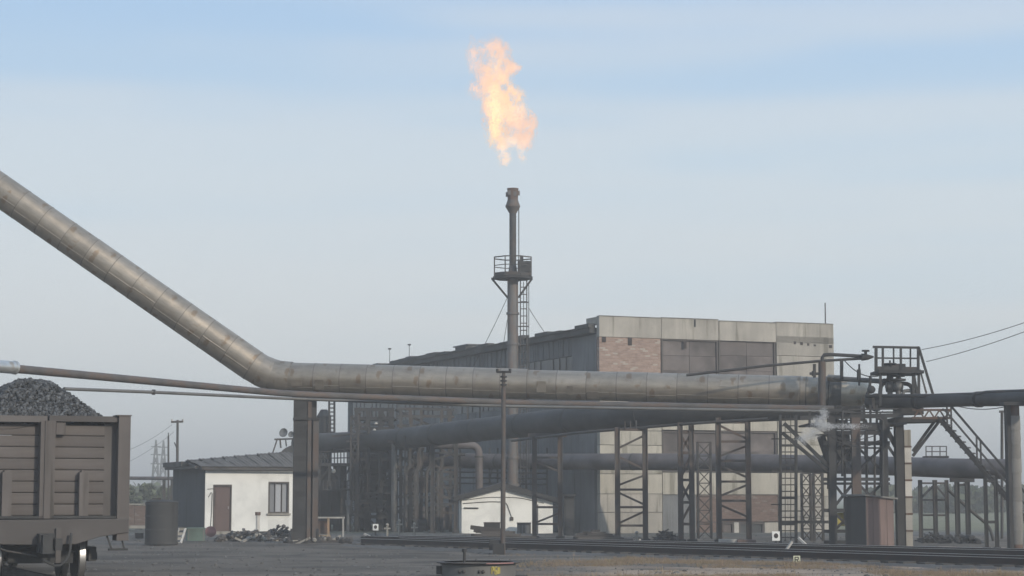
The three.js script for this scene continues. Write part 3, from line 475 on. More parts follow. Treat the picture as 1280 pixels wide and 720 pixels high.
// ------------------------------------------------------------------ flare stack and flame
const FD = 93;
{
  const b = ah(641, 0, FD), V = (px, py) => at(px, py, FD), cx = b.x, cz = b.z, Y = (py) => hy(py, FD);
  const o = thing('flare_stack', 'slim steel flare stack with railed platform, burning gas above its tip', 'flare stack', P3(cx, 0, cz));
  const cyl = (y0, y1, r0, r1 = r0, n = 20) => tube(P3(cx, y0, cz), P3(cx, y1, cz), r0, n, r1);
  const r = m(6.8, FD), r2 = m(4.3, FD);
  part(o, 'lower_tube', cyl(-0.1, Y(350), r), M.stack);
  for (const y of [606, 572, 470, 430, 392]) part(o, 'tube_flange', cyl(Y(y) - 0.05, Y(y) + 0.05, r * 1.22), M.stack);
  part(o, 'reducer', cyl(Y(350), Y(330), r, r2), M.stack);
  part(o, 'upper_tube', cyl(Y(330), Y(266), r2), M.steel);
  part(o, 'cone', [cyl(Y(267), Y(259), r2, m(9, FD)), cyl(Y(259), Y(257), m(9.3, FD)), cyl(Y(257), Y(250), m(9, FD), m(6.6, FD))], M.rustP);
  part(o, 'burner_tip', [lathe([[m(6.6, FD), Y(250)], [m(6.9, FD), Y(243)], [m(6.9, FD), Y(237)], [m(7.3, FD), Y(236.6)], [m(7.3, FD), Y(235.6)], [m(6.2, FD), Y(235.6)], [m(6.0, FD), Y(248)]], 22, cx, 0, cz)], M.rust);
  for (let i = 0; i < 6; i++) part(o, 'tip_baffle', box(0.14, 0.22, 0.05, cx + m(7, FD) * Math.sin(i * 1.05 + 0.4), Y(243) + (i % 2) * 0.06, cz + m(7, FD) * Math.cos(i * 1.05 + 0.4)), M.stack);
  part(o, 'pilot_line', [tube(V(648.5, 352), V(648.5, 258), 0.025, 6)], M.steelD);
  // platform
  const pr = m(25, FD), pf = part(o, 'platform', [cyl(Y(349), Y(345.5), pr, pr, 8)], M.steelD), deck = Y(345.5), ring = [];
  for (let i = 0; i < 8; i++) ring.push(P3(cx + pr * Math.cos((i + 0.5) * Math.PI / 4), deck, cz + pr * Math.sin((i + 0.5) * Math.PI / 4)));
  const up = (p, hh) => p.clone().add(P3(0, hh, 0)), rh = Y(322.5) - deck;
  ring.forEach((p, i) => { const q = ring[(i + 1) % 8]; part(pf, 'railing_post', bar(p, up(p, rh), 0.05), M.steel); part(pf, 'railing_bar', [bar(up(p, rh), up(q, rh), 0.05), bar(up(p, rh * 0.55), up(q, rh * 0.55), 0.035), bar(up(p, 0.07), up(q, 0.07), 0.14, 0.02)], M.steel); });
  for (const px of [614, 664]) { part(o, 'bracket', [bar(V(px < 640 ? 615 : 665, 348.5), V(px < 640 ? 634.5 : 648, 372), 0.09), bar(V(px < 640 ? 614 : 665, 348.5), V(640, 348.5), 0.1)], M.steelD); }
  part(o, 'tool_box', [box(0.6, 0.5, 0.4, V(655, 332).x, deck + 0.42, cz + 0.3), box(0.16, 0.3, 0.2, V(652, 328).x, deck + 0.8, cz + 0.2)], M.steelD);
  // caged ladder at the right
  const la = 650.5, lb = 658.5, lad = part(o, 'ladder', [tube(V(la, 620), V(la, 326), 0.03, 6), tube(V(lb, 620), V(lb, 326), 0.03, 6)], M.steel);
  for (let y = 350; y < 618; y += 9) part(lad, 'rung', tube(V(la, y), V(lb, y), 0.022, 5), M.steel);
  for (const y of [378, 408, 440]) part(lad, 'ladder_tie', bar(V(641, y), V(661, y), 0.05), M.steelD);
  part(lad, 'cage_bar', [654.5, 661].map((px) => tube(at(px, 600, FD - 0.5), at(px, 352, FD - 0.5), 0.018, 5)), M.steel);
  const gw = (a, q, l) => solo('guy_wire', l, 'wire', wireGeo(a, q, 0.1, 0.014), M.steel, a.clone(), 'guy wires of the flare stack');
  gw(V(635, 370), at(585, 470, 97), 'thin guy wire running down to the left from the flare stack'); gw(V(661, 385), at(700, 440, 97), 'thin guy wire running down to the right from the flare stack');
  gw(V(634, 400), at(622, 470, 97), 'steep short guy wire close to the left of the flare stack');
  // flame: a cloud of glowing flecks, dense in its body and thin at its edges
  const fl = thing('gas_flame', 'peach and yellow gas flame blowing in the sky over the flare stack', 'flame', P3(cx, Y(205), cz));
  const peach = [1.5, 1.0, 0.64], pink = [1.35, 0.9, 0.68], yel = [1.9, 1.5, 0.8], pale = [1.5, 1.1, 0.82];
  const lobes = {
    flame_top: [[616, 80, 15, 24, 1500, pink], [622, 92, 14, 18, 1500, peach], [610, 60, 16, 10, 620, pink], [591, 72, 7, 20, 360, pink], [598, 112, 11, 9, 420, pink], [634, 86, 9, 8, 600, pink], [606, 98, 9, 14, 900, pink], [628, 70, 8, 12, 500, pink]],
    flame_body: [[622, 116, 13, 17, 2200, peach], [618, 140, 7, 25, 2600, yel], [619, 84, 7, 14, 500, pale], [642, 84, 6, 4, 300, pink], [630, 140, 16, 20, 2900, peach], [618, 130, 9, 26, 1500, pale], [648, 156, 14, 15, 2400, pink], [661, 160, 8, 12, 800, pink], [657, 174, 8, 10, 700, pink], [622, 165, 10, 16, 1700, peach], [610, 140, 7, 16, 900, pink], [640, 122, 12, 11, 1000, peach], [645, 140, 12, 12, 1200, pale]],
    flame_root: [[628, 188, 7, 14, 420, pale], [632, 194, 5, 8, 110, pale], [652, 184, 5, 14, 200, pale], [638, 176, 10, 8, 420, pale], [631, 203, 4, 5, 30, pale]],
  };
  const fg = new THREE.OctahedronGeometry(1, 0), fm = new THREE.MeshBasicMaterial({ color: 0xffffff });
  for (const [name, list] of Object.entries(lobes)) {
    list.forEach((l) => { l[4] = Math.round(l[4] * 2.6); }); const total = list.reduce((a, l) => a + l[4], 0), im = new THREE.InstancedMesh(fg, fm, total), mt = new THREE.Matrix4(), q = new THREE.Quaternion(), e = new THREE.Euler(), colr = new THREE.Color(); let k = 0;
    for (const [px, py, rx, ry, cnt, cl] of list) for (let i = 0; i < cnt;) {
      const gs = () => (rnd() + rnd() + rnd() - 1.5) * 1.15, a = P3(gs(), gs(), gs()), L = a.length(); if (L > 1.3) continue;
      const x = px + a.x * rx * 1.3 + 8 * (fbm((py + a.y * ry) / 120, a.z * 0.5 + 0.5, 14, 3, 3, 77) - 0.5), y = py + a.y * ry * 1.25;
      const nz = fbm(clamp((x - 560) / 128), clamp((y - 30) / 200), 13, 15, 4, 201), n3 = Math.abs(fbm(clamp((x - 560 + 0.35 * (y - 130)) / 200), clamp((y - 20) / 220), 46, 18, 3, 333) - 0.5) * 2, keep = 0.14 + 0.86 * smooth(0.2 + 0.12 * L, 0.72 + 0.16 * L, nz + 0.06 + 0.3 * (0.35 - n3));
      if (rnd() > keep && rnd() > 0.012) continue;
      const p = at(x, y, FD + a.z * m(rx, FD) * 0.9).sub(fl.position), s = rr(0.008, 0.016);
      q.setFromEuler(e.set(rnd() * 6, rnd() * 6, rnd() * 0.9)); mt.compose(p, q, P3(s, s * rr(1, 2), s)); im.setMatrixAt(k, mt);
      const hot = 1 - 0.22 * L + rr(-0.08, 0.08) + 0.25 * (nz - 0.5); im.setColorAt(k, colr.setRGB(cl[0] * hot, cl[1] * hot, cl[2] * hot)); k++; i++;
    }
    im.name = name; im.userData.kind = 'stuff'; fl.add(im);
  }
}

// ------------------------------------------------------------------ white house
function corrugated(w, l, amp, waves, thick) {      // a corrugated sheet, w across the waves, l along them (towards -z)
  const g = new THREE.PlaneGeometry(w, l, waves * 6, 1); g.rotateX(-Math.PI / 2); g.translate(0, 0, -l / 2);
  const p = g.attributes.position; for (let i = 0; i < p.count; i++) p.setY(i, amp * Math.sin((p.getX(i) / w + 0.5) * waves * 6.283)); g.computeVertexNormals();
  const b = g.clone(); b.translate(0, -thick, 0); const bi = b.index.array; for (let i = 0; i < bi.length; i += 3) { const t = bi[i]; bi[i] = bi[i + 1]; bi[i + 1] = t; } b.computeVertexNormals();
  const e = bx(-w / 2, w / 2, -thick, 0, -0.004, 0.004);
  return mergeGeometries([flat(g), flat(b), e]);
}
{
  const c = ah(255.5, 0, 88), o = thing('white_house', 'small white plastered hut with brown door, barred window and slate roof', 'house', P3(c.x, 0, c.z), undefined, TURN);
  const W = 4.75, H = hy(586, 88), base = 0.1, k = 0.926;
  const ux = (px) => (px - 255.5) / 2500 * 88 / k * 1.0;
  const d0 = ux(265), d1 = ux(287), w0 = ux(330.5), w1 = ux(355.5), dy = hy(606.5, 88), wy0 = hy(642, 88), wy1 = hy(602, 88);
  part(o, 'front_wall', [bx(0.004, d0, base, H, -0.3, 0), bx(d0, d1, dy, H, -0.3, 0), bx(d1, w0, base, H, -0.3, 0), bx(w0, w1, base, wy0, -0.3, 0), bx(w0, w1, wy1, H, -0.3, 0), bx(w1, W, base, H, -0.3, 0)], M.white);
  part(o, 'plinth', [bx(-0.03, W + 0.03, -0.15, base, -0.3, 0.05)], M.steel);
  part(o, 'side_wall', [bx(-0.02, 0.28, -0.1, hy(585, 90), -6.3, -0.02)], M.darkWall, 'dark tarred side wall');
  part(o, 'rear_walls', [bx(0.3, W, -0.1, H + 0.3, -6.3, -6.05), bx(W - 0.25, W, -0.1, H, -6.0, -0.31)], M.whiteB);
  const dr = part(o, 'door', [bx(d0 + 0.05, d1 - 0.05, base, dy - 0.05, -0.12, -0.06), bx(d0 + 0.12, d1 - 0.12, base + 0.15, base + 0.85, -0.06, -0.045), bx(d0 + 0.12, d1 - 0.12, base + 1.0, dy - 0.18, -0.06, -0.045)], M.door);
  part(dr, 'door_frame', [bx(d0, d0 + 0.05, base, dy, -0.2, 0.012), bx(d1 - 0.05, d1, base, dy, -0.2, 0.012), bx(d0, d1, dy - 0.05, dy + 0.03, -0.2, 0.012)], M.frame);
  part(dr, 'door_handle', tube(P3(d1 - 0.14, base + 0.98, -0.03), P3(d1 - 0.14, base + 1.1, -0.03), 0.015, 6), M.rail);
  const wn = part(o, 'window', [bx(w0, w0 + 0.07, wy0, wy1, -0.2, 0.01), bx(w1 - 0.07, w1, wy0, wy1, -0.2, 0.01), bx(w0, w1, wy1 - 0.07, wy1, -0.2, 0.012), bx(w0, w1, wy0, wy0 + 0.07, -0.2, 0.012)], M.frame);
  for (let i = 0; i < 3; i++) part(wn, 'pane', bx(lerp(w0 + 0.07, w1 - 0.07, i / 3) + 0.015, lerp(w0 + 0.07, w1 - 0.07, (i + 1) / 3) - 0.015, wy0 + 0.07, wy1 - 0.07, -0.13, -0.1), M.curtain[(i * 2) % 3]);
  part(wn, 'window_bars', [1, 2].map((i) => bx(lerp(w0, w1, i / 3) - 0.015, lerp(w0, w1, i / 3) + 0.015, wy0, wy1, -0.11, -0.04)), M.frame);
  part(o, 'window_sill', bx(w0 - 0.06, w1 + 0.06, wy0 - 0.07, wy0 - 0.002, 0.0, 0.1), M.concrete[1]); part(o, 'door_step', bx(d0 - 0.15, d1 + 0.15, -0.1, base + 0.01, 0.06, 0.5), M.concrete[0]);
  part(o, 'gutter', tube(P3(-0.15, H - 0.03, 0.27), P3(W + 0.25, H - 0.05, 0.27), 0.045, 8), M.steel); part(o, 'cable', bent([P3(0.15, 1.6, 0.02), P3(0.32, 1.9, 0.02), P3(0.3, 1.0, 0.02), P3(0.26, 0.2, 0.02)], 0.016, 0.15, 5), M.steel);
  part(o, 'cable', bent([P3(0.1, 1.95, 0.02), P3(0.45, 1.98, 0.02), P3(0.42, 1.2, 0.02)], 0.013, 0.1, 5), M.steel);
  // slate roof pitched up to the back, plus the flat roof of the rear room
  const top = hy(567.5, 90.5), hL = hy(578, 90.2), run = 2.7, L = Math.hypot(run, top - H), ang = Math.atan2(top - H, run), rf = part(o, 'roof', [bx(-0.1, W + 0.3, H - 0.02, H + 0.06, -0.32, 0.2)], M.steel);
  const sheet = corrugated(0.56, L / 2 + 0.12, 0.01, 3, 0.012), q = new THREE.Quaternion().setFromAxisAngle(P3(1, 0, 0), ang);
  for (let j = 0; j < 2; j++) for (let i = 0; i < 10; i++) { const tp = lerp(hL, top, clamp((i + 0.5) / 8)), an = Math.atan2(tp - H, run); piece(rf, 'roof_sheet', sheet, pick(M.slate), P3(-0.25 + 0.28 + i * 0.535, H + 0.085 + j * (tp - H) / 2 + 0.015 * (1 - j) + rr(0, 0.008), 0.3 - j * run / 2), new THREE.Quaternion().setFromAxisAngle(P3(1, 0, 0), an)); }
  part(rf, 'ridge_board', [bar(P3(-0.3, hL + 0.04, -run + 0.2), P3(W * 0.85, top + 0.05, -run + 0.2), 0.1, 0.14), bar(P3(W * 0.85, top + 0.05, -run + 0.2), P3(W + 0.3, top + 0.05, -run + 0.2), 0.1, 0.14)], M.darkWall);
  part(rf, 'gable_board', [bar(P3(-0.2, H + 0.02, 0.25), P3(-0.2, hL - 0.03, -run + 0.25), 0.12, 0.05)], M.steel);
  part(rf, 'fascia_board', [bx(-0.2, W + 0.3, H + 0.005, H + 0.09, 0.2, 0.24)], M.slate[0]);
  part(o, 'rear_roof', [bx(-0.45, W, H + 0.14, H + 0.36, -6.6, -run - 0.02), bx(-0.4, -0.05, H + 0.02, H + 0.13, -6.4, -0.3)], M.slate[0]);
}
{ // short post with a sloping pipe before the house
  const b = ah(322, 0, 86.6); const o = thing('short_post', 'short pale pipe post standing before the white wall', 'post', P3(b.x, 0, b.z));
  part(o, 'pipe', tube(P3(b.x, -0.1, b.z), P3(b.x, hy(641, 86.6), b.z), 0.085, 12), M.pale);
  part(o, 'cap', [tube(P3(b.x, hy(644, 86.6), b.z), P3(b.x, hy(640, 86.6), b.z), 0.12, 12)], M.rust);
}
// ------------------------------------------------------------------ white gabled hut
{
  const c = ah(577, 0, 90), D = 90, o = thing('gabled_hut', 'low white hut with shallow dark gable roof behind the thin pole', 'hut', P3(c.x, 0, c.z), undefined, 0.1);
  const W = m(114, D), H = hy(622, D), pk = hy(607, D), Lx = m(51, D);
  const sh = new THREE.Shape([[0, -0.1], [W, -0.1], [W, H - 0.12], [Lx, pk - 0.1], [0, H - 0.05]].map((p) => new THREE.Vector2(...p)));
  const wall = part(o, 'front_wall', (() => { const g = flat(new THREE.ExtrudeGeometry(sh, { depth: 0.25, bevelEnabled: false })); g.translate(0, 0, -0.25); return g; })(), M.whiteB);
  part(o, 'side_walls', [bx(0, 0.2, -0.1, H - 0.1, -1.6, -0.26), bx(W - 0.2, W, -0.1, H - 0.15, -1.6, -0.26)], M.whiteB);
  const slab = (a, b, n) => { const d = b.clone().sub(a), g = bar(a, b, 0.1, 4.6); return part(o, n, g, M.steelD); };
  const rz = -0.86;
  part(o, 'roof_slope', (() => { const g = box(Math.hypot(Lx + 0.35, pk - H + 0.14), 0.12, 2); g.rotateZ(Math.atan2(pk - H + 0.1, Lx + 0.3)); g.translate((Lx - 0.35) / 2, (pk + H) / 2 + 0.02, rz); return g; })(), M.steelD);
  part(o, 'roof_slope', (() => { const g = box(Math.hypot(W - Lx + 0.3, pk - H + 0.2), 0.12, 2); g.rotateZ(-Math.atan2(pk - H + 0.16, W - Lx + 0.25)); g.translate((W + Lx + 0.3) / 2, (pk + H - 0.08) / 2 + 0.025, rz); return g; })(), M.steelD);
  part(o, 'roof_edge', [bar(P3(-0.35, H - 0.08, 0.16), P3(Lx, pk - 0.04, 0.16), 0.18, 0.06), bar(P3(Lx, pk - 0.04, 0.16), P3(W + 0.3, H - 0.2, 0.16), 0.18, 0.06)], M.steelD);
  part(wall, 'wall_cable', [bent([P3(0.05, H - 0.26, 0.02), P3(1.3, H - 0.18, 0.02), P3(2.0, H - 0.2, 0.02), P3(2.25, H - 0.9, 0.02)], 0.018, 0.15, 5), bent([P3(0.05, H - 0.12, 0.02), P3(1.2, H + 0.02, 0.02), P3(2.6, H + 0.0, 0.02), P3(3.7, H - 0.25, 0.02)], 0.014, 0.3, 5)], M.steel);
  part(wall, 'socket_box', bx(2.18, 2.32, H - 1.02, H - 0.86, 0, 0.06), M.steel);
  part(wall, 'wall_pipe', [tube(P3(3.42, -0.1, 0.05), P3(3.42, H - 0.3, 0.05), 0.02, 5), tube(P3(0.1, H - 0.46, 0.04), P3(0.75, H - 0.47, 0.04), 0.03, 5)], M.steel);
}

// ------------------------------------------------------------------ steel trestles under the pipes
function trestle(name, label, group, pl, pr, tl, tr, d, pw, horiz, diag, o2 = {}) {
  const b = ah((pl + pr) / 2, 0, d), o = thing(name, label, o2.cat ?? 'trestle', P3(b.x, 0, b.z), group), w = m(pw, d), dd = o2.dd ?? 0;
  const X = (px, py) => at(px, py, px === pr ? d + dd : d), M0 = o2.mat ?? M.post;
  for (const [px, t] of [[pl, tl], [pr, tr]]) {
    const T0 = X(px, t), p = P3(T0.x, -0.15, T0.z);
    part(o, 'post', [bx(p.x - w / 2, p.x - w / 2 + 0.03, p.y, T0.y, p.z - w / 2, p.z + w / 2), bx(p.x + w / 2 - 0.03, p.x + w / 2, p.y, T0.y, p.z - w / 2, p.z + w / 2), bx(p.x - w / 2 + 0.03, p.x + w / 2 - 0.03, p.y, T0.y, p.z + w / 4 - 0.02, p.z + w / 4)], M0);
    part(o, 'foot_plate', bx(p.x - w * 0.9, p.x + w * 0.9, -0.1, 0.07, p.z - w * 0.9, p.z + w * 0.9), M.steelD);
  }
  const bw = o2.bw ?? 0.085;
  for (const y of horiz) part(o, 'cross_bar', bar(X(pl, y), X(pr, y), bw), M0);
  for (const [a, c] of diag) part(o, 'brace', bar(X(pl, a), X(pr, c), bw * 0.9), M0);
  if (o2.cap) part(o, 'cap_beam', bar(X(pl, Math.max(tl, tr) - 1).add(P3(-0.25, 0, 0)), X(pr, Math.max(tl, tr) - 1).add(P3(0.25, 0, 0)), 0.16, 0.2), M0);
  return o;
}
const TG = 'steel trestles carrying the black pipe';
trestle('pipe_trestle', 'trestle of two posts in front of the right end of the white gabled hut', undefined, 668, 700, 545, 542, 80, 6, [572, 634, 655], [[654, 641], [620, 629], [576, 590]], { cap: 1 });
trestle('pipe_trestle', 'zigzag braced trestle beside the dark lumber stack, before the brick bay', undefined, 771.5, 806, 534, 533, 75, 6.5, [537, 612, 634, 657], [[561, 544], [570, 587], [607, 594], [615, 631], [655, 639]], {});
trestle('pipe_trestle', 'narrow trestle of two close posts with crossed braces, below the window bays', undefined, 850, 864, 528, 528, 74, 6.5, [540, 566, 600, 628, 655], [[566, 542], [542, 566], [600, 568], [628, 602], [602, 628], [655, 630]], { bw: 0.1 });
trestle('pipe_trestle', 'zigzag braced trestle in front of the dark ground floor windows and red brick', undefined, 897.5, 934.5, 522, 522, 73.4, 6.5, [528, 552, 576, 602, 626, 650], [[531, 549], [571, 557], [581, 597], [621, 606], [630, 646]], {});
trestle('pipe_trestle', 'trestle just left of the gabled hut, with short stacked braces', undefined, 541, 570, 553, 553, 90, 5, [566, 590, 610, 630], [[556, 572], [575, 566], [580, 596], [604, 590], [612, 628], [640, 626]], { mat: M.steel });
{
  const p = at(493, 546, 94.4), o = thing('pipe_post', 'single tall grey post standing in the tangle of pipework', 'post', P3(p.x, 0, p.z));
  part(o, 'post', tube(P3(p.x, -0.1, p.z), P3(p.x, hy(552, 94.4), p.z), 0.13, 12), M.greyPipe); part(o, 'cap_plate', box(0.6, 0.12, 0.6, p.x, hy(552, 94.4), p.z), M.steel);
}
// small bars hanging under the black pipe
{
  const a = at(722, 541, 76.5), o = thing('pipe_rod', 'thin straight rod pipe running just below the black pipe', 'pipe', a.clone());
  part(o, 'rod', bent([at(640, 551, 82), a, at(870, 529, 73.6), at(960, 523.5, 72.6)], 0.055, 0.5, 7), M.steel);
  for (const px of [781, 788, 795, 906, 911, 916, 921]) { const t = (px - 722) / 148; part(o, 'hanger', tube(at(px, 541 - 12 * t, 74.5), at(px, 531 - 11 * t, 74.5), 0.03, 6), M.steel); }
}
// ------------------------------------------------------------------ lattice masts and the barred frame
function mast(label, px0, px1, top, d, n, name = 'lattice_mast') {
  const c = ah((px0 + px1) / 2, 0, d), o = thing(name, label, 'lattice mast', P3(c.x, 0, c.z)), h = hy(top, d), w = m(px1 - px0, d) / 2, k = 0.42, bt = 0.055;
  const cs = [[-1, -1], [1, -1], [1, 1], [-1, 1]].map(([x, z]) => P3(c.x + x * w, 0, c.z + z * w));
  cs.forEach((p) => part(o, 'leg', bar(p.clone().add(P3(0, -0.1, 0)), p.clone().add(P3(0, h, 0)), bt), M.steel));
  for (let i = 0; i < n; i++) for (let s = 0; s < 4; s++) {
    const a = cs[s].clone(), b = cs[(s + 1) % 4].clone(), y0 = h * i / n, y1 = h * (i + 1) / n; a.y = (i + s) % 2 ? y0 : y1; b.y = (i + s) % 2 ? y1 : y0;
    part(o, 'lacing', bar(a, b, bt * 0.7), M.steel); const e = cs[s].clone(), f = cs[(s + 1) % 4].clone(); e.y = f.y = y1; part(o, 'ring_bar', bar(e, f, bt * 0.7), M.steel);
  }
}
mast('slim rusty lattice mast between the narrow trestle and the zigzag trestle', 873, 889, 553, 80, 7);
mast('rusty lattice mast close behind the right edge of the barred frame', 1003, 1014, 592, 76, 6);
mast('lattice mast between the barred frame and the steel tower, right one of two', 1018, 1029, 592, 75, 6);
{
  const d = 72, V = (px, py) => at(px, py, d), b = ah(985, 0, d), o = thing('barred_frame', 'tall thin ladder frame of many level bars before the plain concrete bay', 'ladder frame', P3(b.x, 0, b.z));
  for (const px of [975.5, 995]) part(o, 'upright', bar(V(px, 519), V(px, 683), 0.1), M.steelD);
  for (const px of [981.5, 988.5]) part(o, 'thin_upright', bar(V(px, 519), V(px, 676), 0.025), M.steelD);
  let i = 0; for (let y = 524; y < 680; y += 8.2) part(o, 'bar', bar(V(970 + (i % 5 === 3 ? -6 : 5.5), y), V(995 + (i % 6 === 2 ? 8 : 0), y), i % 4 === 0 ? 0.085 : 0.04), M.steelD), i++;
  part(o, 'long_bar', [bar(V(975, 652.5), V(1037, 652.5), 0.1)], M.steelD);
}
// ------------------------------------------------------------------ steel tower that carries the pipe ends
const DT = 65;
{
  const V = (px, py, k = 0) => at(px, py, DT + k), b = ah(1070, 0, DT), o = thing('steel_tower', 'dark braced steel tower with decks under the end of the clad pipe', 'tower', P3(b.x, 0, b.z));
  for (const [px, w] of [[1039, 9], [1069, 11], [1104, 8.5]]) for (const k of [0, 2.6]) { const t = V(px, 522, k), ww = m(w, DT) * (k ? 0.8 : 1); part(o, 'post', bx(t.x - ww / 2, t.x + ww / 2, -0.1, t.y, t.z - 0.12, t.z + 0.12), px === 1069 ? M.post : M.steelD); }
  const beams = [[534, 7], [541, 5], [554, 5], [560, 2], [599, 4], [604.5, 3], [638, 4.5], [664, 4], [677.5, 4]];
  for (const [y, w] of beams) for (const k of [0, 2.6]) part(o, 'beam', bar(V(1030, y, k), V(1112, y, k), m(w, DT), 0.12), M.steelD);
  for (const [a, c, y0, y1] of [[1044, 1064, 562, 584], [1075, 1100, 562, 586], [1044, 1064, 607, 632], [1075, 1100, 607, 632], [1044, 1064, 642, 662], [1075, 1100, 642, 662]]) { part(o, 'brace', bar(V(a, y0), V(c, y1), 0.075), M.steelD); part(o, 'brace', bar(V(a, y1), V(c, y0, 0.1), 0.075), M.steelD); }
  for (const k of [0.06, 1.3, 2.5]) part(o, 'deck_beam', bar(V(1000, 522.5, k), V(1128, 519, k), 0.14), M.steelD);
  part(o, 'deck_plate', [bar(V(1005, 531.5, 1.3), V(1124, 531, 1.3), 0.06, 2.6)], M.steelD);
  for (const px of [1012, 1021, 1029, 1047, 1053, 1058, 1064, 1080, 1088, 1096]) part(o, 'short_post', bar(V(px, 531, 0.1), V(px, 514 - (px > 1066 ? 8 : 0), 0.1), 0.07), M.steelD);
  for (const y of [512, 516]) part(o, 'deck_rail', bar(V(1060, y), V(1124, y - 1), 0.05), M.steelD);
  for (const [a, p, q] of [[1002, 541, 583], [1000, 553, 590]]) part(o, 'knee_brace', bar(V(a - 22, p - 12), V(1036, q), 0.11), M.steelD);
  part(o, 'hopper', [tube(V(1050, 541, 1.2), V(1046, 575, 1.2), 0.32, 4, 0.5), tube(V(1026, 545, 1), V(1038, 580, 1), 0.14, 8)], M.black);
  part(o, 'grey_duct', bent([V(1040, 533, 1.6), V(1104, 533.5, 1.6)], 0.13, 0.2, 12), M.greyPipe);
  part(o, 'yellow_panel', box(m(15, DT), m(17, DT), 0.04, V(1054, 650, 2.9).x, V(1054, 649, 2.9).y, V(1054, 650, 2.9).z), M.yellow, 'dull yellow panel');
}
{ // dark header pipe running off to the right, with thin pipes over it
  const pts = [at(1084, 503.2, 67), at(1140, 502, 66), at(1210, 499.5, 62), at(1310, 498, 57.5)], o = thing('header_pipe', 'dark header pipe running level from the valves to the right edge', 'pipe', P3(pts[1].x, 0, pts[1].z));
  part(o, 'pipe_run', bent([pts[0], pts[1], pts[2], pts[3]], 0.215, 0.6, 18), M.black);
  part(o, 'flange', [tube(at(1093, 503, 66.8), at(1097, 503, 66.7), 0.3, 16), tube(at(1146, 501.8, 65.6), at(1149, 501.7, 65.5), 0.27, 16), tube(at(1222, 499.3, 61.4), at(1225, 499.2, 61.2), 0.25, 16)], M.steelD);
  const q = thing('slim_pipe', 'slim pipe lying along the top of the dark header pipe', 'pipe', P3(pts[2].x, 0, pts[2].z));
  part(q, 'pipe_run', bent([at(1083, 495, 66.6), at(1165, 494.5, 64.4), at(1225, 492.5, 61), at(1232, 490.5, 60.8), at(1310, 488, 57.6)], 0.06, 0.3, 8), M.steel);
  const q2 = thing('slim_pipe', 'upper slim pipe from the clad pipe top to the valve cluster', 'pipe', at(1060, 474, 67.6));
  part(q2, 'pipe_run', [tube(at(1035, 472.5, 67.8), at(1108, 477, 66.6), 0.085, 10)], M.greyPipe); part(q2, 'end_sleeve', tube(at(1035, 472.5, 67.8), at(1052, 473.5, 67.6), 0.12, 10), M.clad[3]);
}
{ // vent pipe over the end of the clad pipe, with a horizontal branch to a valve
  const d = 67.2, V = (px, py) => at(px, py, d), o = thing('vent_pipe', 'upright brown vent pipe with thin branch and valve over the clad pipe end', 'pipe', V(1027.5, 508));
  part(o, 'standpipe', tube(V(1027.5, 508), V(1027.5, 452), m(4.6, d), 14), M.post);
  part(o, 'branch', bent([V(1027.5, 460), V(1028, 443.5), V(1036, 443), V(1082, 445.5)], 0.06, 0.3, 10), M.steelD);
  part(o, 'lower_branch', bent([V(858, 469), V(960, 457), V(1028, 451), V(1079, 448)], 0.045, 0.3, 8), M.steelD);
  part(o, 'valve', [tube(V(1077, 446.5), V(1084, 446.5), 0.13, 10, 0.1), tube(V(1084, 446.5), V(1092, 446), 0.1, 8, 0.03), tube(V(1082, 446), V(1082, 439), 0.05, 8), tube(V(1082, 439.5), V(1082, 437.5), 0.13, 10)], M.steelD);
  part(o, 'stay_post', [bar(V(1052, 474), V(1052, 450), 0.1), bar(V(1018, 472), V(1018, 455), 0.09)], M.steelD);
  part(o, 'small_cock', [tube(V(1012, 467), V(1024, 467), 0.05, 6), tube(V(1017, 470), V(1017, 464), 0.07, 6)], M.steelD);
}
{ // big round column with knee braces, carrying a deck
  const d = 66.8, V = (px, py, k = 0) => at(px, py, d + k), b = ah(1130.5, 0, d), o = thing('deck_column', 'thick pale edged column with slanting knee braces under the valve deck', 'column', P3(b.x, 0, b.z));
  const H = hy(515, d), r = m(9.3, d);
  part(o, 'column', [bx(b.x - r, b.x + r * 0.1, -0.1, H, b.z - r * 0.8, b.z + r * 0.7)], M.steelD);
  for (let i = 0; i < 7; i++) part(o, 'lit_side_length', bx(b.x + r * 0.12, b.x + r, lerp(-0.05, H - 0.6, i / 7) + 0.03, lerp(-0.05, H - 0.6, (i + 1) / 7), b.z - r * 0.75, b.z + r * 0.8), i % 2 ? M.pale : M.concrete[1]);  // pale right and dark left: sunlit and shaded sides put into the colour
  part(o, 'lit_side_ring', [0, 1, 2, 3, 4, 5, 6].map((i) => bx(b.x + r * 0.11, b.x + r * 1.06, lerp(-0.05, H - 0.6, i / 7) - 0.03, lerp(-0.05, H - 0.6, i / 7) + 0.028, b.z - r * 0.8, b.z + r * 0.86)), M.rust);
  for (const [px, py, qx, qy] of [[1102, 528, 1124, 568], [1098, 540, 1124, 578], [1108, 534, 1124, 562], [1170, 524, 1141, 564], [1176, 524, 1141, 570]]) part(o, 'knee_brace', bar(V(px, py), V(qx, qy), 0.09), M.steelD);
  part(o, 'deck_girder', [bar(V(1118, 509, 0.1), V(1152, 508, 0.1), 0.55, 0.6)], M.steelD);
  for (const y of [512.5, 522.5]) part(o, 'truss_chord', bar(V(1140, y, -0.5), V(1188, y, -0.5), 0.07), M.rust);
  for (let i = 0; i < 7; i++) part(o, 'truss_lacing', bar(V(1142 + i * 6.5, i % 2 ? 512.5 : 522.5, -0.5), V(1148.5 + i * 6.5, i % 2 ? 522.5 : 512.5, -0.5), 0.045), M.rust);
  part(o, 'deck_plate', bar(V(1112, 526, 0.3), V(1172, 525, 0.3), 0.16, 1.6), M.steelD);
}
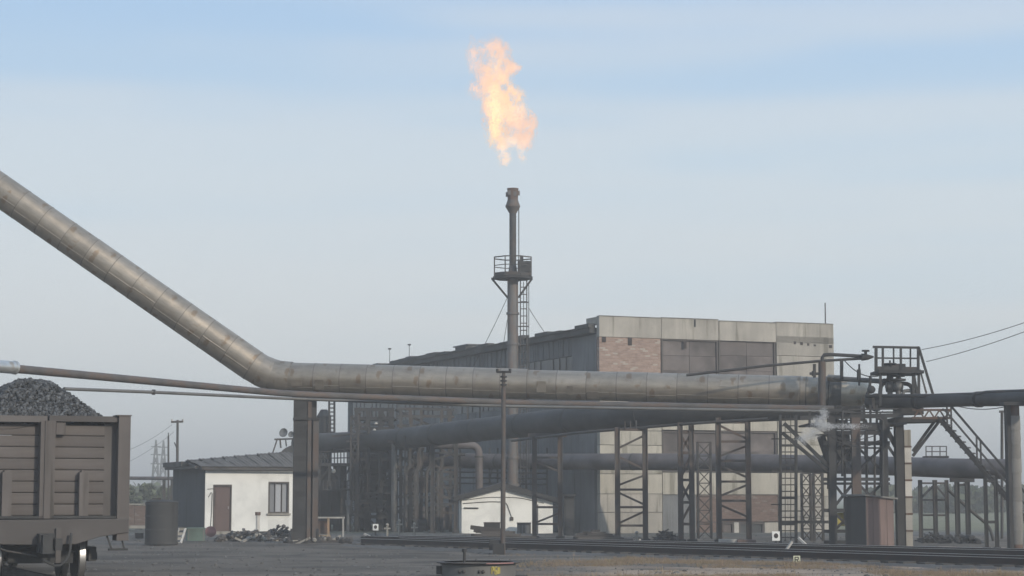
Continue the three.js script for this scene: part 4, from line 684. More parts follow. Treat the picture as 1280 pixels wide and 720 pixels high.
{ // upper platform with cage rail, valves beneath it and its steep ladder
  const d = 66, V = (px, py, k = 0) => at(px, py, d + k), b = V(1122, 466), o = thing('valve_platform', 'railed platform on thin posts high above the valve cluster', 'platform', P3(b.x, 0, b.z));
  part(o, 'deck', [bar(V(1093, 466, 0.6), V(1149, 466.5, 0.6), 0.1, 1.6)], M.steelD);
  part(o, 'kick_sheet', [bar(V(1097, 461.8), V(1147, 462.5), 0.2, 0.02), bar(V(1102, 459.5, 1.3), V(1132, 460, 1.3), 0.28, 0.02)], M.steel);
  for (const [k, list] of [[0, [1094.5, 1103.5, 1126, 1148]], [1.4, [1096, 1117, 1138, 1147]]]) {
    for (const px of list) part(o, 'railing_post', bar(V(px, 466, k), V(px, 433.5, k), k ? 0.05 : 0.07), M.steelD);
    part(o, 'railing_bar', bar(V(1091, 433.6, k), V(1149, 434.6, k), 0.075), M.steelD); part(o, 'railing_bar', bar(V(1094, 447.5, k), V(1148, 448, k), 0.05), M.steelD);
  }
  for (const px of [1094.5, 1148]) part(o, 'railing_bar', [bar(V(px, 434, 0), V(px, 434, 1.4), 0.06), bar(V(px, 448, 0), V(px, 448, 1.4), 0.04)], M.steelD);
  for (const [px, qx] of [[1100.5, 1100.5], [1141.5, 1141.5], [1142, 1149], [1148.5, 1148.5]]) part(o, 'leg', bar(V(px, 467), V(qx, 508), 0.08), M.steelD);
  for (const k of [0, 0.7]) { part(o, 'ladder_rail', bar(V(1148.5, 434.5, k), V(1166.5, 494, k), 0.075), M.steelD); part(o, 'ladder_stringer', bar(V(1150, 462, k), V(1158, 492, k), 0.05), M.steel); }
  for (let i = 1; i < 7; i++) part(o, 'rung', bar(V(1150 + i * 1.3, 462 + i * 4.6, 0), V(1150 + i * 1.3, 462 + i * 4.6, 0.7), 0.05), M.steel);
  const val = (label, px, top, k, wheel) => {
    const v = thing('gate_valve', label, 'valve', V(px, 494, k), undefined), r = 0.09;
    part(v, 'body', [tube(V(px, 498, k), V(px, top + 10, k), r, 12), ball(0.17, V(px, 483, k).x, V(px, 483, k).y, V(px, 483, k).z, 2), tube(V(px - 3.6, 484, k), V(px + 3.6, 484, k), 0.12, 12)], M.greyPipe);
    part(v, 'flange', [tube(V(px - 4.6, 484, k), V(px - 3.6, 484, k), 0.17, 14), tube(V(px + 3.6, 484, k), V(px + 4.6, 484, k), 0.17, 14), tube(V(px, 476, k), V(px, 473.5, k), 0.24, 14)], M.steelD);
    part(v, 'bonnet', tube(V(px, 474, k), V(px, top, k), 0.12, 10, 0.05), M.steelD);
    const hw = new THREE.TorusGeometry(0.2, 0.028, 6, 18); hw.rotateX(Math.PI / 2); const c = V(px, top, k); hw.translate(c.x, c.y, c.z); part(v, 'hand_wheel', [flat(hw), tube(c.clone().add(P3(-0.2, 0, 0)), c.clone().add(P3(0.2, 0, 0)), 0.02, 5), tube(c, c.clone().add(P3(0, 0.12, 0)), 0.03, 6)], M.steelD);
  };
  val('gate valve reaching up through the railed platform', 1112.5, 455, 0.4); val('gate valve just right of the tall one, under the platform', 1123, 470, 0.2);
  const c = thing('valve_pipes', 'tangle of short bent pipes around the gate valves', 'pipes', V(1120, 498));
  part(c, 'bent_pipe', bent([V(1100, 496, 0.5), V(1101, 478, 0.5), V(1140, 480, 0.5), V(1141, 498, 0.5)], 0.07, 0.3, 8), M.steel);
  part(c, 'bent_pipe', bent([V(1084, 493, 0.2), V(1087, 486, 0.2), V(1088, 470, 0.2)], 0.05, 0.2, 8), M.steelD); part(c, 'small_cock', [ball(0.14, V(1089, 487, 0.2).x, V(1089, 487, 0.2).y, V(1089, 487, 0.2).z), tube(V(1086, 487, 0.2), V(1094, 487, 0.2), 0.05, 6)], M.steelD);
  part(c, 'bent_pipe', bent([V(1128, 497, 0.1), V(1129, 488, 0.1), V(1146, 489, 0.1), V(1147, 497, 0.1)], 0.06, 0.2, 8), M.greyPipe);
  part(c, 'gauge_pole', [tube(V(1074, 482, 0.5), V(1074, 455, 0.5), 0.035, 6), tube(V(1073.5, 475, 0.5), V(1073.5, 462, 0.5), 0.07, 6)], M.steelD);
}
{ // stairs down to the right
  const A = at(1171, 521, 66.3), B = at(1306, 680, 65), o = thing('steel_stairs', 'steep open steel stairs with handrails going down to the right', 'stairs', P3(A.x, 0, A.z)), wz = 0.75;
  const d = B.clone().sub(A), side = P3(-d.z, 0, d.x).normalize().multiplyScalar(-wz), n = 22, mid = (t) => A.clone().addScaledVector(d, t);
  if (side.z > 0) side.negate();
  for (const s of [0, 1]) part(o, 'stringer', bar(A.clone().addScaledVector(side, s), B.clone().addScaledVector(side, s), s ? 0.07 : 0.1, 0.05), M.steelD);
  const hd = P3(d.x, 0, d.z).normalize(), tg = (() => { const g = box(0.24, 0.045, wz); return g; })(), yaw = new THREE.Quaternion().setFromAxisAngle(UPV, Math.atan2(-hd.z, hd.x));
  for (let i = 0; i < n; i++) piece(o, 'tread', tg, M.steel, mid((i + 0.5) / n).addScaledVector(side, 0.5).add(P3(0, 0.02, 0)), yaw);
  for (const s of [0, 1]) {
    const off = side.clone().multiplyScalar(s), rise = s ? 0.78 : 0.95;
    part(o, 'handrail', bar(mid(0.06).add(off).add(P3(0, rise, 0)), mid(1).add(off).add(P3(0, rise, 0)), 0.05), M.steelD); part(o, 'mid_rail', bar(mid(0.06).add(off).add(P3(0, rise * 0.55, 0)), mid(1).add(off).add(P3(0, rise * 0.55, 0)), 0.035), M.steel);
    for (const t of [0.1, 0.38, 0.66, 0.94]) part(o, 'railing_post', bar(mid(t).add(off), mid(t).add(off).add(P3(0, rise, 0)), 0.05), M.steelD);
  }
}
{ // pale peeling column at the right edge
  const d = 58.6, b = ah(1272, 0, d), o = thing('peeling_column', 'tall pale peeling column at the right edge under the header pipe', 'column', P3(b.x, 0, b.z)), H = hy(507, d), r = m(7.5, d), ns = 9;
  part(o, 'dark_post', bx(b.x - m(10, d), b.x - m(5, d), -0.1, H, b.z - 0.25, b.z + 0.12), M.steelD);
  for (let i = 0; i < ns; i++) { const y0 = lerp(0.25, H - 0.3, i / ns), y1 = lerp(0.25, H - 0.3, (i + 1) / ns), k = rr(0.93, 1.05); part(o, 'lagging_length', lathe([[r * k, y0], [r * k * rr(0.95, 1.06), lerp(y0, y1, 0.4)], [r * rr(0.94, 1.03), y1 - 0.015], [r * 0.9, y1]], 18, b.x, 0, b.z), M.lag[i % 3]); }
  part(o, 'core_tube', tube(P3(b.x, -0.1, b.z), P3(b.x, H, b.z), r * 0.88, 14), M.rust); part(o, 'saddle', bx(b.x - 0.35, b.x + 0.3, H, H + 0.1, b.z - 0.3, b.z + 0.3), M.steelD);
  part(o, 'base_plate', bx(b.x - 0.35, b.x + 0.32, -0.05, 0.12, b.z - 0.3, b.z + 0.3), M.steelD);
}
{ // red brown cabinet
  const d = 62.3, b = ah(1084, 0, d), o = thing('steel_cabinet', 'rusty red brown sheet steel cabinet beside the track under the tower', 'cabinet', P3(b.x, 0, b.z), undefined, 0.42);
  const H = hy(620, d), W = 1.02, D2 = 1.15, W2 = m(37, d) / Math.cos(0.42);
  part(o, 'frame', [bx(0, W2, 0, H - 0.06, -D2, -0.03)], M.boxDark);
  const k = 4; for (let i = 0; i < k; i++) part(o, 'side_sheet', bx(W2 * i / k + 0.004, W2 * (i + 1) / k - 0.004, 0.02, H - 0.02 - i * 0.02, -0.03, -0.01 + (i % 2) * 0.006), M.redBox[(i * 3) % 4]);
  part(o, 'shaded_end', bx(-0.03, 0, 0.02, H - 0.02, -D2, -0.01), M.boxDark);  // left face dark instead of red: its shade is put into the colour
  part(o, 'roof_sheet', [bar(P3(-0.1, H + 0.03, -D2 / 2), P3(W2 + 0.1, H - 0.08, -D2 / 2), 0.05, D2 + 0.2)], M.greyPipe);
}
// ------------------------------------------------------------------ supports of the middle pipe at the right, small cage platform, lamp pole
const RG = 'supports under the middle pipe';
trestle('pipe_trestle', 'thin trestle with level bars just right of the thick deck column', undefined, 1150, 1168, 600, 600, 76, 4.6, [604, 625, 644, 662], [[624, 606]], { mat: M.steel, dd: 1.2, bw: 0.07 });
trestle('pipe_trestle', 'thin trestle under the small caged landing of the middle pipe', undefined, 1168.8, 1183, 600, 600, 76.5, 4.2, [604, 625, 644], [[606, 622]], { mat: M.steel, bw: 0.07 });
trestle('pipe_trestle', 'stout pair of posts right of the caged landing, with flat cap beam', undefined, 1196, 1209, 601, 601, 75, 5.5, [606], [], { mat: M.steelD, cap: 1 });
trestle('pipe_trestle', 'plain post frame with one low cross bar beneath the stairs', undefined, 1231.5, 1244.5, 597, 597, 63, 4.2, [601, 652.5], [], { mat: M.steelD });
{
  const d = 76, V = (px, py, k = 0) => at(px, py, d + k), o = thing('caged_landing', 'small railed landing sitting on top of the middle pipe', 'platform', V(1170, 572));
  part(o, 'deck', bar(V(1156, 571.5, 0.4), V(1183, 571.5, 0.4), 0.08, 0.9), M.steelD);
  for (const px of [1157.5, 1165, 1175, 1183]) part(o, 'railing_post', bar(V(px, 572), V(px, 558), 0.035), M.steel);
  for (const y of [558, 564.5]) part(o, 'railing_bar', bar(V(1157, y), V(1183.4, y), 0.035), M.steel);
  const b = thing('slanting_pipe', 'thin bent pipe slanting down to the ground near the stairs', 'pipe', V(1240, 672));
  part(b, 'pipe_run', bent([V(1185, 612), V(1213, 638), V(1237, 658), V(1242, 676)], 0.06, 0.4, 8), M.steel);
  const l = thing('lamp_pole', 'thin lamp pole with short T head beyond the stairs', 'lamp post', ah(1252.5, 0, 80));
  part(l, 'pole', tube(ah(1252.5, -0.1, 80), at(1252.5, 514, 80), 0.06, 8), M.steel); part(l, 'cross_arm', bar(at(1249, 514.5, 80), at(1256, 514.5, 80), 0.09), M.steel);
}
// overhead wires
{
  const w = (label, p, q, sag, r = 0.011) => solo('overhead_wire', label, 'wire', wireGeo(p, q, sag, r), M.steel, p.clone(), 'overhead wires');
  w('upper overhead wire rising to the right above the valve platform', at(1152, 437, 66), at(1330, 385, 58), 0.12); w('lower overhead wire rising to the right above the valve platform', at(1158, 452, 66), at(1330, 395, 58), 0.1);
  w('thin wire drooping between vent pipe branch and valve platform', at(1055, 450, 67), at(1098, 470, 66), 0.2, 0.018);
  w('slack wire drooping below the header pipe near the right edge', at(1198, 508, 62), at(1262, 507, 59), 0.1, 0.014);
}
// ------------------------------------------------------------------ thin T pole in the yard
{
  const d = 59, b = ah(628.5, 0, d), o = thing('yard_pole', 'thin dark T topped pole standing alone in front of the tracks', 'pole', P3(b.x, 0, b.z)), V = (px, py) => at(px, py, d);
  part(o, 'pole', [tube(P3(b.x, -0.1, b.z), V(629.5, 484), 0.075, 12, 0.065), tube(V(629.5, 486), V(629.5, 467), 0.055, 10)], M.post);
  part(o, 'cross_arm', [bar(V(620.5, 465), V(639, 465), 0.06, 0.09), bar(V(629.5, 484), V(629.5, 464), 0.09)], M.steelD);
  for (const px of [621.5, 637.5]) part(o, 'insulator', [tube(V(px, 465), V(px, 461), 0.04, 8)], M.steelD);
  for (const py of [470, 475, 480]) part(o, 'collar', tube(V(629.5, py), V(629.5, py + 2), 0.1, 10), M.steelD);
  part(o, 'concrete_stub', [box(0.34, 0.35, 0.4, b.x - 0.12, 0.1, b.z - 0.02)], M.steelD); part(o, 'foot_lump', box(0.36, 0.3, 0.5, b.x - 0.22, 0.22, b.z - 0.3), M.boxDark);
}
// ------------------------------------------------------------------ round steel tub at the bottom edge
{
  const d = 39.3, V = (px, py) => at(px, py, d), b = ah(598, 0, d), o = thing('steel_tub', 'round grey steel tub with red marked rim and yellow paint mark', 'tub', P3(b.x, 0, b.z)), H = hy(702, d), R = 0.735;
  part(o, 'tub_body', [lathe([[R - 0.02, -0.75], [R, -0.4], [R - 0.01, H - 0.07], [R - 0.005, H - 0.03], [R - 0.05, H - 0.03], [R - 0.06, -0.5]], 48, b.x, 0, b.z)], M.greyPipe);
  part(o, 'rim', lathe([[R - 0.06, H - 0.03], [R + 0.075, H - 0.025], [R + 0.085, H - 0.012], [R + 0.075, H + 0.0], [R - 0.06, H + 0.0]], 56, b.x, 0, b.z), M.steel);
  const arc = (a0, a1, r0, y0, y1, mt, nm) => { const g = new THREE.CylinderGeometry(r0, r0, y1 - y0, 20, 1, true, a0, a1 - a0); g.translate(b.x, (y0 + y1) / 2, b.z); return part(o, nm, flat(g), mt); };
  arc(0.2, 0.98, R + 0.09, H - 0.022, H + 0.002, M.red, 'red_rim_mark');
  part(o, 'lid', tube(P3(b.x, H - 0.09, b.z), P3(b.x, H - 0.06, b.z), R - 0.03, 40), M.black);
  // hand painted yellow figures
  const strokes = [[[0, 0], [0, 1]], [[0, 1], [0.5, 1]], [[0.5, 1], [0.5, 0.5]], [[0, 0.5], [0.5, 0.5]], [[0.8, 0], [0.8, 1]], [[0.8, 1], [1.3, 1]], [[0.8, 0.5], [1.3, 0.5]], [[0.8, 0], [1.3, 0]], [[1.3, 0], [1.3, 0.5]], [[1.7, 0], [1.7, 1]], [[2.05, 0.05], [2.05, 1]]];
  const S = (p) => { const a = 0.37 + p[0] * 0.11, y = H - 0.215 + p[1] * 0.13; return P3(b.x + (R + 0.004) * Math.sin(a), y, b.z + (R + 0.004) * Math.cos(a)); };
  part(o, 'yellow_marks', strokes.map(([p, q]) => bar(S(p), S(q), 0.028, 0.008)), M.yellow);
  part(o, 'lug', [box(0.1, 0.16, 0.12, b.x - R - 0.03, H - 0.16, b.z + 0.1), box(0.22, 0.05, 0.1, b.x - R - 0.1, H - 0.29, b.z + 0.1), box(0.24, 0.04, 0.1, b.x + R + 0.1, H - 0.28, b.z + 0.1)], M.steel);
  part(o, 'bolt', [-0.5, -0.38, 0.05, 0.14].map((a) => ball(0.035, b.x + R * Math.sin(a), H - 0.17, b.z + R * Math.cos(a))), M.steel);
  part(o, 'pin', [tube(P3(V(580, 700).x, H - 0.05, b.z - 0.3), P3(V(580, 700).x, hy(689, 39.6), b.z - 0.3), 0.028, 8), tube(P3(V(580, 700).x, hy(690, 39.6), b.z - 0.3), P3(V(580, 700).x, hy(686, 39.6), b.z - 0.3), 0.05, 8)], M.steelD);
}

// ------------------------------------------------------------------ things lying about the yard
{ // dark round tank by the house
  const d = 69, b = ah(201.5, 0, d), o = thing('steel_drum', 'big dark round steel drum in front of the tarred house wall', 'drum', P3(b.x, 0, b.z)), H = hy(628, d), R = m(20, d);
  part(o, 'shell', tube(P3(b.x, 0, b.z), P3(b.x, H, b.z), R, 32), M.boxDark); for (const t of [0.03, 0.36, 0.68, 0.97]) part(o, 'hoop', tube(P3(b.x, H * t - 0.03, b.z), P3(b.x, H * t + 0.03, b.z), R * 1.03, 32), M.black);
  part(o, 'lid', lathe([[0.01, H + 0.1], [R * 0.5, H + 0.08], [R * 0.96, H + 0.03], [R * 1.02, H + 0.0], [R * 0.9, H - 0.02]], 32, b.x, 0, b.z), M.boxDark); part(o, 'lid_handle', box(0.3, 0.06, 0.08, b.x - 0.15, H + 0.12, b.z + 0.2), M.steel);
}
{ // leaning grey step ladder or pallet
  const d = 72, V = (px, py, k = 0) => at(px, py, d + k), o = thing('leaning_pallet', 'small grey slatted frame leaning beside the dark drum', 'pallet', V(224, 681));
  for (const [a, b2] of [[[217, 680.5], [224, 660.5]], [[225.5, 680.5], [232, 660.5]]]) part(o, 'side_rail', bar(V(...a), V(...b2, 0.5), 0.06), M.pale);
  for (const t of [0.06, 0.36, 0.66, 0.96]) part(o, 'slat', bar(V(lerp(217, 224, t), lerp(680.5, 660.5, t), t * 0.5), V(lerp(225.5, 232, t), lerp(680.5, 660.5, t), t * 0.5), 0.1, 0.04), M.concrete[1]);
}
{ // green box and red drum
  const d = 73, b = ah(245, 0, d), o = thing('green_box', 'dull green steel box on the ground beside the house corner', 'box', P3(b.x, 0, b.z), undefined, 0.25), W = m(22, d), H = hy(661, d);
  part(o, 'body', bx(-W / 2, W / 2, 0.03, H, -0.5, 0), M.green); part(o, 'lid', bx(-W / 2 - 0.02, W / 2 + 0.02, H, H + 0.04, -0.52, 0.03), M.green); part(o, 'rib', [-1, 1].map((s) => bx(s * W * 0.42 - 0.02, s * W * 0.42 + 0.02, 0.05, H - 0.02, 0, 0.02)), M.greyPipe);
  const c = ah(263.5, 0, 75), y = hy(664.5, 75), r = m(6.3, 75), q = thing('red_drum', 'faded red round drum lying between green box and door', 'drum', P3(c.x, y, c.z));
  part(q, 'body', [tube(P3(c.x - 0.12, y, c.z - 0.5), P3(c.x, y, c.z), r, 18), tube(P3(c.x - 0.002, y, c.z - 0.02), P3(c.x, y, c.z + 0.03), r * 1.06, 18)], M.red);
}
function rubble(label, px0, px1, d0, d1, n, hgt, mats, kmax, name = 'rubble_pile') {
  const c = ah((px0 + px1) / 2, 0, (d0 + d1) / 2), o = thing(name, label, 'rubble', P3(c.x, 0, c.z)); o.userData.kind = 'stuff';
  const lists = mats.map(() => []);
  for (let i = 0; i < n; i++) {
    const t = rnd(), px = lerp(px0, px1, t), d = rr(d0, d1), h = hgt * Math.sin(Math.PI * clamp(0.08 + t * 0.84)) * rnd(), p = ah(px, h, d), k = rr(0.05, kmax);
    const g = rnd() < 0.45 ? box(k * rr(1.5, 5), k * 0.5, k * rr(0.5, 1.2)) : new THREE.DodecahedronGeometry(k * 0.7, 0); g.rotateZ(rr(-0.5, 0.5)); g.rotateY(rnd() * 6); g.translate(p.x, p.y + k * 0.2, p.z); pick(lists).push(flat(g));
  }
  lists.forEach((l, i) => { if (l.length) { const q = part(o, 'rubble', l, mats[i]); q.userData.kind = 'stuff'; } }); return o;
}
rubble('heap of grey rubble and scrap on the ground before the white house', 272, 345, 73, 80, 210, 0.26, [M.plank[2], M.concrete[0], M.steel, M.plank[1]], 0.15);
rubble('low dark scrap pile at the right end of the house wall', 333, 362, 79, 83, 80, 0.5, [M.steelD, M.boxDark, M.plank[1]], 0.14);
rubble('scattered grey scrap around the foot of the tall riveted column', 350, 440, 70.5, 75, 80, 0.12, [M.steelD, M.plank[1], M.concrete[0]], 0.16);
rubble('dark bushy scrap heap behind the tracks between trestles', 818, 846, 70, 73, 170, 0.42, [M.steelD, M.boxDark, M.plank[0]], 0.09);
rubble('dark rubble heap at the foot of the thin trestles on the right', 1150, 1186, 71, 74, 160, 0.28, [M.steelD, M.boxDark, M.black], 0.1);
rubble('low dirt lumps below the stairs near the right edge', 1180, 1224, 70, 73, 70, 0.22, [M.steelD, M.boxDark], 0.18);
rubble('pale and dark scrap lying at the far left of the tracks', 452, 480, 74.5, 77, 30, 0.15, [M.steelD, M.pale, M.boxDark], 0.14);
function planks(label, list, group) {            // loose planks and beams, each with its own place: [px0, px1, y, depth, thickness]
  for (const [px0, px1, y, d, w, lb, turn = 0] of list) { const a = at(px0, y, d), b = at(px1, y + (turn || 0), d + rr(-0.5, 0.5)), c = a.clone().add(b).multiplyScalar(0.5); solo('loose_beam', lb, 'beam', [bar(a, b, w, w * 1.3)], pick(M.plank), c, group); }
}
planks('', [
  [300, 382, 681, 70.2, 0.08, 'long flat board lying on the dust in front of the rubble heap', 1], [398, 428, 678.5, 71.6, 0.14, 'short thick board lying right of the riveted column', 0],
  [392, 440, 682, 69.6, 0.07, 'thin pale strip lying in front of the column foot, right side', 1.5], [330, 362, 673, 75.5, 0.1, 'dark beam resting on the scrap under the barred window', -2]], undefined);
function stack(name, label, cat, px0, px1, py0, py1, d, rows, cols, dx) {   // a stack of long boards, board by board
  const b = ah((px0 + px1) / 2, 0, d), o = thing(name, label, cat, P3(b.x, 0, b.z)), h0 = Math.max(0, hy(py1, d)), h1 = hy(py0, d), rh = (h1 - h0) / rows;
  for (let j = 0; j < rows; j++) for (let i = 0; i < cols; i++) { const sh = rr(-dx, dx), z = b.z - i * 0.26, x0 = ah(px0, 0, d).x + sh + j * dx * 0.6, x1 = ah(px1, 0, d).x + sh * 0.7 - j * dx * 1.1; part(o, 'plank', [box(x1 - x0, rh * 0.84, 0.24, (x0 + x1) / 2, h0 + (j + 0.5) * rh + rr(-0.01, 0.01), z)], pick(M.plank)); }
  part(o, 'bearer', [0.2, 0.8].map((t) => box(0.14, Math.max(0.08, h0 + 0.06), cols * 0.26, lerp(ah(px0, 0, d).x, ah(px1, 0, d).x, t), h0 / 2, b.z - cols * 0.12)), M.plank[0]);
  return o;
}
stack('sleeper_stack', 'wide stack of dark old sleepers before the lit corner of the building', 'timber', 716, 787, 662, 676, 73.4, 6, 4, 0.22);
{ const o = stack('scrap_stack', 'stack of dark beams and plates lying before the gabled hut wall', 'scrap', 590, 664, 660, 674, 76, 4, 3, 0.3); part(o, 'raised_beam', [bar(at(588, 659, 76), at(628, 664, 76), 0.16), bar(at(592, 663, 76), at(620, 667, 76), 0.13)], M.plank[0]); }
{ const d = 76.3, b = ah(615, 0, d), o = thing('dark_crate', 'dark crate lying on the scrap stack before the gabled hut', 'crate', P3(b.x, hy(661.5, d), b.z)); part(o, 'body', box(m(20, d), m(8, d), 0.5, b.x, hy(657.5, d), b.z), M.boxDark); part(o, 'lid', box(m(20.8, d), 0.04, 0.54, b.x, hy(653.4, d), b.z), M.steel);
  const e = 89.3, c = ah(655, 0, e), q = thing('grey_cabinet', 'grey box with two panels against the gabled hut wall', 'cabinet', P3(c.x, 0, c.z)); part(q, 'body', bx(c.x - m(8.5, e), c.x + m(8.5, e), 0, hy(654, e), c.z - 0.5, c.z), M.boxDark); for (const s of [-1, 1]) part(q, 'panel', box(m(6.5, e), m(11, e), 0.03, c.x + s * m(4, e), hy(662, e), c.z + 0.02), M.greyPanel[s > 0 ? 0 : 2]); part(q, 'top_plate', box(m(18, e), 0.04, 0.6, c.x, hy(653.8, e), c.z - 0.25), M.steel); }
{ // yellowish rail frame right of the column
  const d = 77, V = (px, py, k = 0) => at(px, py, d + k), o = thing('rail_frame', 'low tan railing frame right of the tall riveted column', 'railing', V(410, 670));
  for (const px of [392.5, 410.5, 429]) part(o, 'post', bar(V(px, 671), V(px, 647), px > 420 ? 0.06 : 0.08), px > 420 ? M.pale : M.tan);
  part(o, 'top_bar', bar(V(391.5, 647), V(431, 647), 0.06), M.pale); part(o, 'bottom_bar', [bar(V(391, 670), V(413, 670), 0.09)], M.tan); part(o, 'back_sheet', bar(V(394, 659, 0.3), V(409, 659, 0.3), 0.5, 0.03), M.rust);
}
// track-side markers
{
  const sign = (label, px, py, d, w, h) => { const c = at(px, py, d), o = thing('track_marker', label, 'marker', P3(c.x, 0, c.z)), ww = m(w, d), hh = m(h, d);
    part(o, 'post', tube(P3(c.x, -0.1, c.z - 0.03), P3(c.x, c.y, c.z - 0.03), 0.035, 8), M.steelD); part(o, 'board', box(ww, hh, 0.03, c.x, c.y, c.z), M.paint);
    const g = new THREE.CylinderGeometry(ww * 0.28, ww * 0.28, 0.012, 20); g.rotateX(Math.PI / 2); g.scale(1, 1.15, 1); g.translate(c.x, c.y + hh * 0.03, c.z + 0.02); part(o, 'black_dot', flat(g), M.ink); };
  sign('white square marker with black dot by the track before the building', 970, 670, 62, 9.5, 11.5); sign('small white marker with black dot far left, among the pipework', 469.5, 659, 80, 7, 8);
  const d = 50.2, c = at(996, 699.5, d), o = thing('number_plate', 'tiny yellowish plate with letter R standing at the track edge', 'sign', P3(c.x, 0, c.z)), S = 0.15;
  part(o, 'stake', tube(P3(c.x, -0.1, c.z - 0.03), P3(c.x, c.y, c.z - 0.03), 0.02, 6), M.steel); part(o, 'board', box(0.17, 0.19, 0.02, c.x, c.y, c.z), mat([0.62, 0.62, 0.45], { r: 0.8 }));
  const R = [[[-0.3, -0.4], [-0.3, 0.4]], [[-0.3, 0.4], [0.25, 0.4]], [[0.25, 0.4], [0.25, 0.02]], [[-0.3, 0.0], [0.25, 0.0]], [[-0.05, 0], [0.3, -0.42]]];
  part(o, 'letter', R.map(([p, q]) => bar(P3(c.x + p[0] * S, c.y + p[1] * S, c.z + 0.012), P3(c.x + q[0] * S, c.y + q[1] * S, c.z + 0.012), 0.024, 0.006)), M.ink);
  const stick = (label, a, b) => { const p = at(...a), q = at(...b); solo('white_stake', label, 'stake', [bar(p, q, 0.065)], M.pale, p.clone()); };
  stick('pale stake leaning right, standing at the bright rail', [981, 690, 57.5], [990, 677, 57.6]); stick('pale stake leaning left behind the far track', [1008.5, 682, 63], [998, 672, 63.2]);
  stick('short bright post at the track beside the zigzag trestle', [801.5, 682, 66.5], [800, 674, 66.5]);
  const f = (label, px, d2, top) => { const c2 = ah(px, 0, d2), y = hy(top, d2), v = thing('hydrant', label, 'hydrant', P3(c2.x, 0, c2.z)); part(v, 'stem', tube(P3(c2.x, -0.05, c2.z), P3(c2.x, y, c2.z), 0.05, 8), M.concrete[0]); part(v, 'outlet', [tube(P3(c2.x - 0.14, y - 0.16, c2.z), P3(c2.x + 0.14, y - 0.16, c2.z), 0.04, 8), ball(0.07, c2.x, y, c2.z)], M.concrete[0]); };
  f('pale hydrant left of the single tall grey post', 484, 86, 656); f('pale hydrant right of the single tall grey post', 499, 87, 651); f('pale round hydrant near the trestle left of the hut', 518, 85, 655); f('pale hydrant beside the stack of sleepers, before the building corner', 796, 73, 666);
  const cb = (px0, px1, y0, y1, d2, label, mt) => { const a = ah(px0, 0, d2), b2 = ah(px1, 0, d2); solo('concrete_block', label, 'block', [box(b2.x - a.x, hy(y0, d2) - Math.max(-0.05, hy(y1, d2)), 0.5, (a.x + b2.x) / 2, (hy(y0, d2) + Math.max(-0.05, hy(y1, d2))) / 2, a.z)], mt, a.clone()); };
  cb(899, 920, 674, 680, 69.5, 'low pale block under the dark ground floor window', M.pale); cb(921, 944, 674.5, 680, 69.4, 'low red painted block right of the pale block', M.redBox[2]);
}
// ------------------------------------------------------------------ dark process plant at the left, behind the column
{
  const D = 99, V = (px, py, k = 0) => at(px, py, D + k), b = ah(468, 0, D), o = thing('process_tower', 'dark open steel process tower with decks behind the black pipe', 'tower', P3(b.x, 0, b.z));
  for (const px of [447, 460, 476, 489]) for (const k of [0, 3]) { const t = V(px, 512, k); part(o, 'post', bx(t.x - 0.12, t.x + 0.12, -0.1, t.y, t.z - 0.1, t.z + 0.1), M.steelD); }
  for (const y of [512, 523, 536, 574, 588, 606, 627, 646]) for (const k of [0, 3]) part(o, 'beam', bar(V(443, y, k), V(493, y, k), 0.16), M.steelD);
  for (const [a, c, y0, y1] of [[447, 460, 590, 606], [476, 489, 590, 606], [460, 476, 608, 627], [447, 460, 628, 646], [476, 489, 628, 646], [460, 476, 648, 664], [447, 460, 525, 536], [476, 489, 512, 536]]) part(o, 'brace', [bar(V(a, y0), V(c, y1), 0.09), bar(V(a, y1), V(c, y0, 0.12), 0.09)], M.steelD);
  for (const y of [524, 589]) part(o, 'deck', bar(V(442, y, 1.5), V(494, y, 1.5), 0.08, 3.2), M.steelD);
  for (let px = 444; px <= 490; px += 5) part(o, 'railing_post', bar(V(px, 523), V(px, 511 - (px % 3)), 0.05), M.steelD);
  part(o, 'hopper', [tube(V(468, 553, 1.5), V(468, 590, 1.5), 1.0, 4, 1.3), tube(V(468, 640, 1.5), V(468, 553, 1.5), 0.6, 14)], M.black);
  part(o, 'vessel', [tube(V(455, 660, 1.2), V(455, 610, 1.2), 0.35, 14), tube(V(484, 660, 1.4), V(484, 600, 1.4), 0.28, 14)], M.blackB);
  for (const [px, py] of [[470, 530], [468, 538]]) part(o, 'pale_fitting', ball(0.09, V(px, py, -0.2).x, V(px, py, -0.2).y, V(px, py, -0.2).z), M.pale);
  part(o, 'riser', [bent([V(452, 664, 0.5), V(452, 580, 0.5), V(460, 575, 0.5), V(460, 515, 0.5)], 0.09, 0.4, 8), bent([V(481, 664, 0.3), V(481, 610, 0.3), V(489, 604, 0.3), V(489, 520, 0.3)], 0.08, 0.4, 8), tube(V(472, 664, 0.2), V(472, 600, 0.2), 0.07, 8)], M.steel);
}
